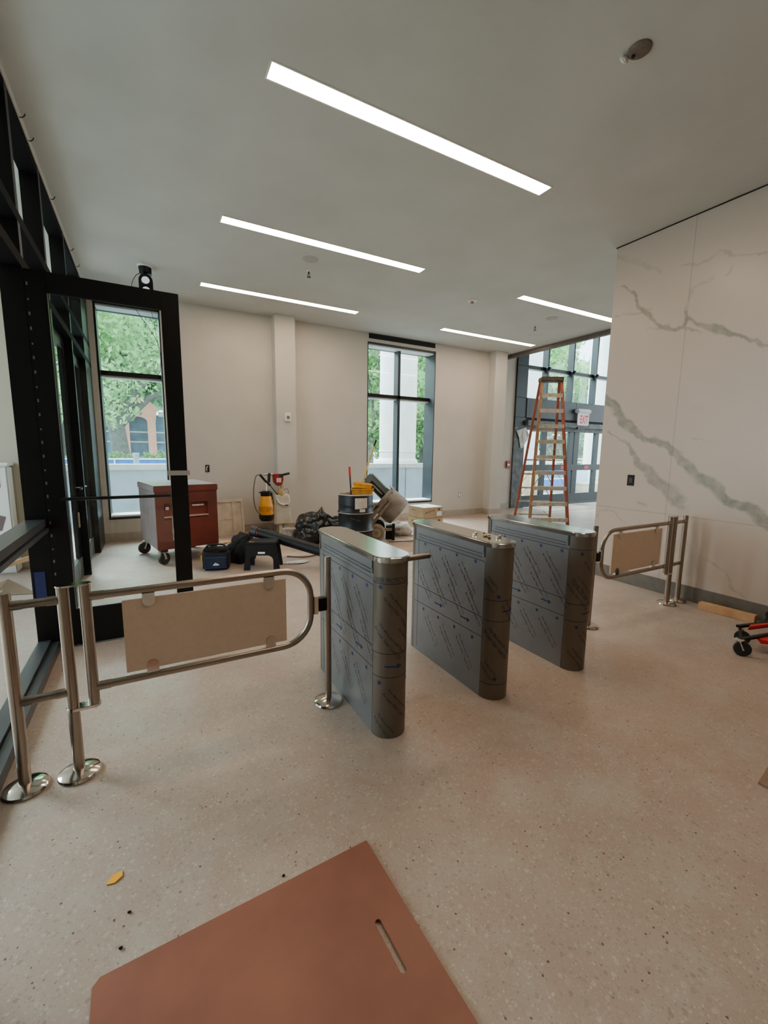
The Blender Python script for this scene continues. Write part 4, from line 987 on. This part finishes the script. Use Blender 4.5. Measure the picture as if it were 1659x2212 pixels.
obj('yellow_tape_end', MB(Mt).box(-.185, -.165, -.06, .02, .12, .2), m_yellow, t, bev=.004)
b = MB(Mt); b.poly([(-.015, -.1235, .075), (.05, -.1235, .075), (.02, -.1235, .105)]).poly([(-.035, -.1235, .075), (-.012, -.1235, .075), (.008, -.1235, .108), (-.002, -.1235, .112)]); obj('logo', b, m_white, t)
t = thing('backpack', 'black fabric backpack slumped between the tool bag and the step stool', 'bag', (1.12, 6.05, 0))
b = MB(); b.ball((1.12, 6.12, .17), .19, .15, .24, 4, nz=.25, ns=2.4, seed=4.2, flat=.003)
for v in b.b.verts: v.co += Vector((noise.noise(v.co * 14), noise.noise(v.co * 14 + Vector((3, 1, 0))), noise.noise(v.co * 14 + Vector((0, 5, 2))))) * .015; v.co.z = max(v.co.z, .003)
obj('bag', b, m_fabric, t, ang=60)
obj('strap', MB().tube(smooth_path([(.94, 5.95, .16), (.96, 5.90, .24), (1.04, 5.92, .36), (1.15, 6.0, .40)]), .016, 6).tube(smooth_path([(.92, 5.98, .18), (.90, 5.94, .22), (.93, 5.93, .26)]), .01, 6), m_blackpl, t)
Ms = Matrix.Translation((1.31, 5.68, 0)) @ Matrix.Rotation(R(-24), 4, 'Z')
t = thing('step_stool', 'black folding step stool in front of the backpack', 'stool', (1.31, 5.68, 0), R(-24))
obj('top', MB(Ms).box(-.19, .19, -.14, .14, .34, .375), m_blackpl, t, bev=.008)
def stool_side(y, s):
    b = MB(Ms @ Matrix.Translation((0, y, 0)) @ Matrix.Rotation(pi / 2, 4, 'X'))
    out = [(-.235, 0), (-.15, 0)] + [(-.15 + .0 + .075 - .075 * cos(a), .13 + .07 * sin(a)) for a in [pi / 2 * i / 6 for i in range(7)]] + [(.15 - .075 + .075 * cos(a), .13 + .07 * sin(a)) for a in [pi / 2 - pi / 2 * i / 6 for i in range(7)]] + [(.15, 0), (.235, 0), (.19, .345), (-.19, .345)]
    b.prism(out, -.012, .012); return b
obj('leg_panel', stool_side(-.135, -1), m_blackpl, t, bev=.004); obj('leg_panel', stool_side(.135, 1), m_blackpl, t, bev=.004)
obj('hand_slot', MB(Ms).box(-.045, .045, -.1475, -.1465, .225, .25), m_white, t, label='pale gap under the top')
obj('yellow_mark', MB(Ms).box(-.16, -.10, -.12, -.09, .3755, .377), m_yellowd, t)
p0, p1 = Vector((1.26, 6.07, .44)), Vector((2.50, 4.87, .085)); d = (p1 - p0).normalized()
t = thing('black_tube', 'long black plastic tube with a red band slanting down behind the step stool', 'tube', p0)
obj('pipe', MB().cyl(p0, p1, .072, .075, n=32), m_blackpl, t)
obj('end_cap', MB().cyl(p0 - d * .02, p0 + d * .09, .079, n=32), mat('brown_black_cap', (44, 34, 34), rough=.5), t, bev=.008)
obj('red_band', MB().cyl(p0 + d * .095, p0 + d * .103, .0745, n=32), m_red, t)
obj('strap', MB().tube(smooth_path([p0 + d * .12 + Vector((0, 0, .074)), p0 + d * .25 + Vector((.03, .03, .095)), p0 + d * .36 + Vector((.05, .05, .06))]), .006, 6), m_rubber, t)

# floor protection and oddments
for i, (x, y, rz, w, h, lb) in enumerate(((3.75, 5.95, -12, 1.5, .8, 'brown paper sheet on the floor in front of the mixer'), (2.25, 6.30, -8, 1.1, .55, 'brown paper sheet on the floor under the black tube'),
        (4.7, 6.55, 10, 1.3, .7, 'brown paper sheet on the floor under the white sack'), (1.75, 7.45, 4, 1.3, .8, 'brown paper sheet on the floor below the drill stand'))):
    Mq = Matrix.Translation((x, y, .001 + .0012 * i)) @ Matrix.Rotation(R(rz), 4, 'Z')
    b = MB(Mq).box(-w / 2, w / 2, -h / 2, h / 2, 0, .003)
    obj('paper_sheet', b, m_papersheet, label=lb, cat='paper')
obj('plastic_scrap', MB().ball((1.78, 5.72, .01), .16, .07, .014, 3, nz=.5, flat=.008), m_whitesack, label='white plastic scrap on the floor right of the step stool', cat='scrap')
obj('floor_cable', MB().tube(smooth_path([(1.75, 6.1, .012), (1.95, 5.95, .012), (2.15, 5.98, .012), (2.35, 6.15, .012)]), .008, 6), m_rubber, label='short dark cable on the floor under the black tube', cat='cable')
obj('steel_rod', MB().cyl((3.6, 6.28, .02), (4.35, 6.12, .02), .007), m_darkmetal, label='thin dark rod on the paper in front of the mixer', cat='rod')
obj('wood_scrap', MB().box(1.02, 1.16, 7.42, 7.5, .001, .03, rot=Matrix.Rotation(R(20), 3, 'Z')), m_wood, label='small wood scrap on the floor behind the job box', cat='scrap')

# step ladder
FC, RC, TC = Vector((6.86, 5.66, 0)), Vector((7.56, 6.72, 0)), Vector((7.22, 6.14, 3.02))
fx = Vector((.85, -.527, 0)).normalized()
t = thing('step_ladder', 'tall worn orange step ladder standing by the glass entry', 'ladder', (7.2, 6.15, 0))
fy = Vector((.527, .85, 0))
def railp(base, half0, s, k, off):
    top = TC + off
    return (base + fx * (s * half0)) * (1 - k) + (top + fx * (s * .19)) * k
fo, ro = fy * -.06, fy * .06
for s, m in ((-1, m_orange2), (1, m_orange)):
    obj('front_rail', MB().bar(railp(FC, .385, s, 0, fo), railp(FC, .385, s, 1, fo), .03, .062, up=fx), m, t, bev=.004)
    obj('rear_rail', MB().bar(railp(RC, .40, s, 0, ro), railp(RC, .40, s, 1, ro), .03, .05, up=fx), m_orange, t, bev=.004)
for i in range(1, 10):
    k = i * .305 / 3.02
    a, c = railp(FC, .385, -1, k, fo), railp(FC, .385, 1, k, fo)
    obj('step', MB().bar(a, c, .085, .03).bar(a + Vector((0, 0, -.025)) - fy * .035, c + Vector((0, 0, -.025)) - fy * .035, .01, .07), m_alum, t)
for i in (1, 2, 3, 4, 5, 7):
    k = i * .305 / 3.02 - .03
    a, c = railp(RC, .40, -1, k, ro), railp(RC, .40, 1, k, ro)
    obj('rear_bar', MB().bar(a, c, .02, .035), m_alum, t)
b = MB()
for base, h0, off in ((FC, .385, fo), (RC, .40, ro)):
    for k0, k1, ins in ((.30, .40, .45),) + (((.05, .1, .6),) if base is RC else ()) + (((.20, .28, .5),) if base is RC else ()):
        for s in (-1, 1):
            p = railp(base, h0, s, k0, off); q = railp(base, h0, s, k1, off); mid = (railp(base, h0, -1, k1, off) + railp(base, h0, 1, k1, off)) / 2
            b.bar(p, mid + (q - mid) * ins, .018, .01)
obj('brace', b, m_alum, t)
b = MB()
for s in (-1, 1):
    p, q = railp(FC, .385, s, .55, fo), railp(RC, .4, s, .55, ro); b.bar(p, q, .02, .006)
obj('spreader', b, m_alum, t)
Mt2 = Matrix.Translation(TC) @ Matrix.Rotation(atan2(fx.y, fx.x), 4, 'Z')
obj('top_cap', MB(Mt2).box(-.22, .22, -.12, .12, -.02, .07), m_capblk, t, bev=.012)
for s in (-1, 1):
    for base, h0, off in ((FC, .385, fo), (RC, .40, ro)):
        p = railp(base, h0, s, 0, off); obj('foot', MB().box(p.x - .03, p.x + .03, p.y - .04, p.y + .04, .0, .05), m_rubber, t)

# seen through the storefront
t = thing('white_carton', 'white printed container with a red label beyond the storefront glass', 'container', (-1.85, 6.9, 0))
obj('body', MB().box(-2.4, -1.49, 6.78, 6.999, .0, 1.34), m_white, t, bev=.02)
obj('rim', MB().box(-2.42, -1.47, 6.76, 6.999, 1.34, 1.38), m_white, t, bev=.01)
obj('red_label', MB().box(-1.68, -1.57, 6.776, 6.779, 1.08, 1.29), m_signred, t)
obj('dark_print', MB().box(-1.8, -1.6, 6.7755, 6.778, .98, 1.12).poly([(-1.9, 6.7775, .85), (-1.55, 6.7775, .72), (-1.6, 6.7775, .55), (-1.9, 6.7775, .5)]), mat('container_print', (110, 90, 90), rough=.7), t)
obj('lumber_stick', MB().bar((-1.95, 6.6, .026), (-1.25, 6.75, .22), .05, .05), m_wood, label='length of lumber propped by the beige wall beyond the glass', cat='lumber')
obj('cardboard_piece', MB().poly([(-1.5, 5.80, .005), (-1.12, 5.70, .005), (-1.3, 6.05, .01), (-1.45, 6.15, .09)]).poly([(-1.5, 5.80, .005), (-1.45, 6.15, .09), (-1.7, 6.0, .005)]), mat('curled_card', (120, 96, 74), rough=.9), label='curled cardboard piece on the floor beyond the storefront glass', cat='cardboard')
obj('white_bag', MB().ball((-1.45, 5.35, .08), .16, .12, .09, 3, nz=.4, flat=.004), m_whitesack, label='white plastic bag on the floor beyond the storefront glass', cat='bag')

# ------------------------------------------------------------------ outdoors
m_concrete = mat('planter_concrete', (158, 170, 184), (142, 154, 168), rough=.85, ns=1.6)
m_coping = mat('planter_coping', (188, 190, 190), (172, 174, 176), rough=.85, ns=3)
m_colw = mat('white_column_paint', (226, 228, 224), (214, 216, 212), rough=.7, ns=2)
m_bark = mat('oak_bark', (126, 124, 120), (104, 102, 98), rough=.95, ns=6, bump=.4)
m_leafA = leaf_mat('oak_leaves_hazed', (136, 180, 128), (190, 222, 168))  # greens paled so the outdoor haze sits in the leaf colour
m_leafB = leaf_mat('dark_leaves_hazed', (128, 168, 136), (172, 206, 168))  # same haze painted in, slightly bluer
m_leafC = leaf_mat('hedge_leaves', (116, 160, 104), (164, 200, 140))
m_salmon = mat('salmon_stucco', (255, 186, 168), (250, 176, 158), rough=.85, ns=3)
m_bluewin = mat('blue_dark_glazing', (112, 140, 168), (84, 108, 132), rough=.3, ns=1.5)
m_bluefab = mat('blue_sheet', (50, 120, 190), (40, 104, 176), rough=.6, ns=4)
t = thing('planter_wall', 'long grey concrete planter wall outside the windows', 'wall', (2, 10.4, 0))
obj('body', MB().box(-8, 9.6, 10.3, 10.7, -.03, 1.12), m_concrete, t)
obj('coping', MB().box(-8, 9.65, 10.26, 10.74, 1.12, 1.24), m_coping, t, bev=.01)
b = MB()
for x in (-6, -3.5, -1, 1.5, 4, 6.4, 9): b.box(x, x + .012, 10.296, 10.3, 0, 1.12)
obj('joint', b, m_dark, t)
obj('raised_bed', MB().box(-8, 9.6, 10.7, 13.0, -.03, 1.15), mat('bed_soil', (120, 112, 96), (96, 92, 76), rough=.95, ns=2), kind='structure', label='raised planting bed')
def column(x, y, r, z0, h, label):
    t = thing('round_column', label, 'column', (x, y, z0))
    obj('shaft', MB().lathe([(r, z0 + .2), (r, z0 + h)], (x, y, 0), 48), m_colw, t)
    obj('base_ring', MB().lathe([(r * 1.02, z0 + .40), (r * 1.04, z0 + .43), (r * 1.02, z0 + .46)], (x, y, 0), 48, caps=False), m_colw, t)
    obj('plinth', MB().lathe([(r * 1.13, z0), (r * 1.13, z0 + .12), (r * 1.04, z0 + .2), (r, z0 + .22)], (x, y, 0), 48), m_colw, t)
column(6.84, 11.5, .565, 1.15, 7, 'thick white round column outside the four-pane window')
column(15.0, 13.9, .55, 0, 7, 'white round column outside the left part of the glass entry')
column(18.9, 12.9, .75, 0, 7, 'white round column outside the glass entry next to the marble wall edge')

def leaves(name, blobs, n, size, m, parent):
    rng = np.random.default_rng(len(name) + n + int(abs(blobs[0][0]) * 10))
    vol = np.array([b[3] * b[4] * b[5] for b in blobs]) ** .75; vol /= vol.sum()
    which = rng.choice(len(blobs), n, p=vol); B = np.array(blobs)[which]
    d = rng.normal(size=(n, 3)); d /= np.linalg.norm(d, axis=1)[:, None]
    rr = rng.random(n) ** .45
    P = B[:, :3] + d * rr[:, None] * B[:, 3:6]
    a = rng.normal(size=(n, 3)); a /= np.linalg.norm(a, axis=1)[:, None]
    c = rng.normal(size=(n, 3)); c -= a * (a * c).sum(1)[:, None]; c /= np.linalg.norm(c, axis=1)[:, None]
    s = size * (.6 + .8 * rng.random(n))[:, None]
    V = np.stack([P - a * s, P + c * s * .5, P + a * s, P - c * s * .5], 1).reshape(-1, 3) - np.array(TM[parent].to_translation())
    me = bpy.data.meshes.new(name); me.from_pydata(V.tolist(), [], np.arange(4 * n).reshape(-1, 4).tolist())
    return link(name, me, m, parent, ang=None)
def limb(b, p, d, L, r, depth, rnd):
    pts = [p]; q = Vector(p); dd = Vector(d).normalized()
    for i in range(4):
        dd = (dd + Vector((rnd.uniform(-.25, .25), rnd.uniform(-.25, .25), rnd.uniform(-.05, .2)))).normalized()
        q = q + dd * L / 4; pts.append(q.copy())
    b.tube(pts, r, 7, r1=r * .55)
    if depth:
        for k in range(3):
            limb(b, pts[-1 - (k % 2)], dd + Vector((rnd.uniform(-.9, .9), rnd.uniform(-.9, .9), rnd.uniform(-.2, .5))), L * .7, r * .5, depth - 1, rnd)
def tree(x, y, h, r, label, m, n=7000, size=.16, trunk=.25, fork=.3, seed=1, z0=0, arms=(), nblob=16, low=.35):
    rnd = random.Random(seed)
    t = thing('oak_tree', label, 'tree', (x, y, z0))
    b = MB(); base = Vector((x, y, z0)); fk = Vector((x + rnd.uniform(-.2, .2), y, z0 + h * fork))
    b.tube([base, base + (fk - base) * .5 + Vector((.05, 0, 0)), fk], trunk * 1.1, 12, r1=trunk * .85)
    for k in range(5):
        a = 2 * pi * k / 5 + seed
        limb(b, fk, (cos(a) * .8, sin(a) * .8, .9), h * .32, trunk * .5, 2, rnd)
    for pts in arms: b.tube(smooth_path(pts), trunk * .5, 8, r1=trunk * .2)
    obj('trunk', b, m_bark, t, ang=60)
    bl = []
    for k in range(nblob):
        a = rnd.uniform(0, 2 * pi); q = sqrt(rnd.random()) * r * .8
        bl.append((x + cos(a) * q, y + sin(a) * q, z0 + h * rnd.uniform(low + .08, .95) - q * .15, r * rnd.uniform(.25, .45), r * rnd.uniform(.25, .45), r * rnd.uniform(.16, .28)))
    leaves('foliage', bl, n, size, m, t)
tree(-.95, 22, 10.5, 5.5, 'spreading oak with an arching limb outside the tall two-pane window', m_leafA, 27000, .115, .36, .25, 3, arms=[[(-.95, 22, 2.5), (-.2, 21.8, 3.3), (.6, 21.6, 3.9), (1.8, 21.5, 3.7), (2.8, 21.3, 3.2)], [(-.95, 22, 2.9), (-1.8, 22, 4.0), (-3, 21.8, 5.0)]], nblob=30, low=.28)
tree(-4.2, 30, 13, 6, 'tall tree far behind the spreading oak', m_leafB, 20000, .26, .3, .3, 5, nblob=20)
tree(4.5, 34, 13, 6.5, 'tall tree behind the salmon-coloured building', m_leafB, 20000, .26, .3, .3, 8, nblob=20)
tree(11.2, 22, 9.5, 4.0, 'green tree just beside the thick column, seen through the four-pane window', m_leafA, 26000, .13, .22, .25, 11, low=.1, nblob=20)
tree(15.6, 23, 9.5, 3.6, 'green tree on the far side of the thick column', m_leafA, 26000, .13, .22, .25, 14, low=.1, nblob=20)
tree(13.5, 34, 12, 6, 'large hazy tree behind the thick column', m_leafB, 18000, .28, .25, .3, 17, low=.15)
tree(25.6, 24, 11, 4.6, 'leafy tree outside the glass entry, its trunk showing through the doors', m_leafA, 26000, .15, .25, .22, 20, low=.06, nblob=24)
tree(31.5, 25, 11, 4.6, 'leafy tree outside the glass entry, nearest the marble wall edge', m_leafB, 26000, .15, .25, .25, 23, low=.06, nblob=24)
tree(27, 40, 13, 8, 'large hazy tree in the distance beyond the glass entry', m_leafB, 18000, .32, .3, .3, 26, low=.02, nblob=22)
bl = [(-6 + i * .55, 20 + .1 * sin(i), 1.0 + .08 * sin(i * 1.7), .5, .5, .42) for i in range(26)]
t = thing('hedge', 'low clipped hedge behind the blue barrier', 'hedge', (0, 20, 0)); leaves('foliage', bl, 9000, .07, m_leafC, t)
obj('stems', MB().box(-6, 8, 19.8, 20.2, -.03, .6), m_bark, t)
t = thing('blue_barrier', 'blue fabric barrier with a white top rail beyond the planter wall', 'barrier', (0, 16, 0))
obj('fabric', MB().box(-6, 6, 15.98, 16.0, .2, 1.20), m_bluefab, t)
obj('top_rail', MB().box(-6, 6, 15.95, 16.03, 1.20, 1.25), m_colw, t)
for x in (-5, -2.6, -.9, 1, 3, 5): obj('post', MB().box(x, x + .04, 15.94, 15.98, -.03, 1.22), m_colw, t)
t = thing('bollard', 'grey post standing in front of the blue barrier', 'bollard', (-.25, 14.2, 0))
obj('shaft', MB().cyl((-.25, 14.2, -.03), (-.25, 14.2, 1.40), .075, n=20), m_concrete, t)
obj('cap', MB().cyl((-.25, 14.2, 1.40), (-.25, 14.2, 1.44), .085, n=20), m_coping, t)
t = thing('salmon_building', 'salmon stucco building with an arched entrance and dark blue windows', 'building', (0, 30, 0))
obj('glazing', MB().box(-12, 8, 30.4, 30.6, -.03, 3.6), m_bluewin, t)
for x0, x1 in ((-6.4, -5.9), (-1.08, -.78), (.18, .62), (5.2, 5.7)): obj('pier', MB().box(x0, x1, 29.9, 30.4, -.03, 3.7), m_salmon, t)
b = MB(Matrix.Translation((0, 30.2, 0)) @ Matrix.Rotation(pi / 2, 4, 'X'))
b.prism([(-1.2, 3.1), (-.78, 3.1)] + [(-.3 + .5 * cos(pi - pi * i / 8), 3.1 + .35 * sin(pi * i / 8)) for i in range(9)] + [(.62, 3.1), (.75, 4.0), (.1, 4.6), (-.5, 4.5), (-1.2, 3.7)], -.2, .3); obj('arch', b, m_salmon, t)
for z in (1.9, 2.5): obj('glazing_bar', MB().box(-12, 8, 30.36, 30.4, z, z + .08), m_colw, t)
obj('parapet', MB().box(-12, -1.2, 30.3, 30.7, 3.5, 3.8).box(.8, 8, 30.3, 30.7, 3.5, 3.8), m_colw, t)
# things stacked outside the entry
t = thing('blue_container', 'bright blue container outside the glass doors', 'container', (15.1, 12.6, 0))
obj('body', MB().box(14.3, 16.15, 12.2, 13.2, .05, .98), m_bluefab, t, bev=.02)
obj('band', MB().box(14.28, 16.17, 12.18, 13.2, .5, .55), m_sill, t)
obj('skid', MB().box(14.35, 16.1, 12.25, 13.1, -.03, .05), m_colw, t)
obj('pale_pallet_load', MB().box(16.3, 17.4, 12.4, 13.2, -.03, 1.0).box(16.35, 17.35, 12.45, 13.2, 1.0, 1.06), mat('pale_blue_wrap', (170, 200, 226), (190, 214, 232), rough=.5, ns=3), label='pale blue wrapped load outside the glass doors', cat='load', bev=.02)
obj('timber_crate', MB().box(15.9, 17.1, 11.3, 11.9, -.03, .34).box(15.88, 17.12, 11.28, 11.92, .30, .36), mat('crate_wood', (196, 182, 156), (176, 160, 134), rough=.8, ns=5), label='low timber crate outside the glass doors', cat='crate')
b = MB()
for i in range(5): b.box(12.6 + i * .2, 12.78 + i * .2, 11.8 + .02 * (i % 2), 11.85 + .02 * (i % 2), -.03, .98 - .03 * (i % 3))
obj('plank_fence', b, mat('pale_planks', (214, 196, 160), (196, 176, 140), rough=.8, ns=4), label='pale upright planks outside the left glass door', cat='fence')
obj('rubble_heap', MB().ball((17.6, 16, .4), 1.4, 1.0, 1.2, 4, nz=.4, flat=-.02), mat('rubble', (186, 168, 150), (160, 146, 132), rough=.95, ns=3), label='low heap of rubble beyond the blue container', cat='rubble')
t = thing('peach_kiosk', 'small peach building in the distance beyond the glass doors', 'building', (33.5, 28, 0))
obj('wall', MB().box(32.2, 35.2, 28, 30, -.03, 3.0), mat('peach_stucco', (236, 172, 140), rough=.8), t)
obj('roof', MB().box(31.9, 35.5, 27.7, 30.3, 3.0, 3.25), m_colw, t)
obj('opening', MB().box(34.0, 34.8, 27.96, 28.0, 0, 2.2), m_bluewin, t)
t = thing('white_railing', 'white horizontal railing outside the glass doors', 'railing', (18, 14.2, 0))
for z in (.95, 1.12, 1.28): obj('rail', MB().box(16.6, 20.5, 14.6, 14.65, z, z + .06), m_colw, t)
for x in (16.6, 18.5, 20.4): obj('post', MB().box(x, x + .08, 14.58, 14.66, -.03, 1.36), m_colw, t)

# ------------------------------------------------------------------ light
wd = bpy.data.worlds.new('overcast_sky'); SC.world = wd; wd.use_nodes = True
nt = wd.node_tree; bg = nt.nodes['Background']
tc = nt.nodes.new('ShaderNodeTexCoord'); sx = nt.nodes.new('ShaderNodeSeparateXYZ'); rp = nt.nodes.new('ShaderNodeValToRGB')
nt.links.new(tc.outputs['Generated'], sx.inputs[0]); nt.links.new(sx.outputs[2], rp.inputs[0]); nt.links.new(rp.outputs[0], bg.inputs[0])
rp.color_ramp.elements[0].position = 0.0; rp.color_ramp.elements[0].color = (0.80, 0.93, 1.0, 1)
rp.color_ramp.elements[1].position = 0.7; rp.color_ramp.elements[1].color = (0.70, 0.88, 1.0, 1)
bg.inputs[1].default_value = 6.0
fill_sun = bpy.data.lights.new('fill_sun', 'SUN'); so = bpy.data.objects.new('fill_sun', fill_sun); COL.objects.link(so)
fill_sun.energy = 30.0; fill_sun.angle = R(60); fill_sun.color = (.78, .95, 1.0)  # added under the overcast sky to push extra daylight through the windows
so.rotation_euler = Vector((.4, -1.0, -.85)).to_track_quat('-Z', 'Y').to_euler()

SC.view_settings.view_transform = 'AgX'
SC.view_settings.look = 'None'
SC.view_settings.exposure = 0.16
SC.cycles.max_bounces = 10
SC.cycles.transparent_max_bounces = 16
SC.cycles.sample_clamp_indirect = 6.0
SC.cycles.use_denoising = True
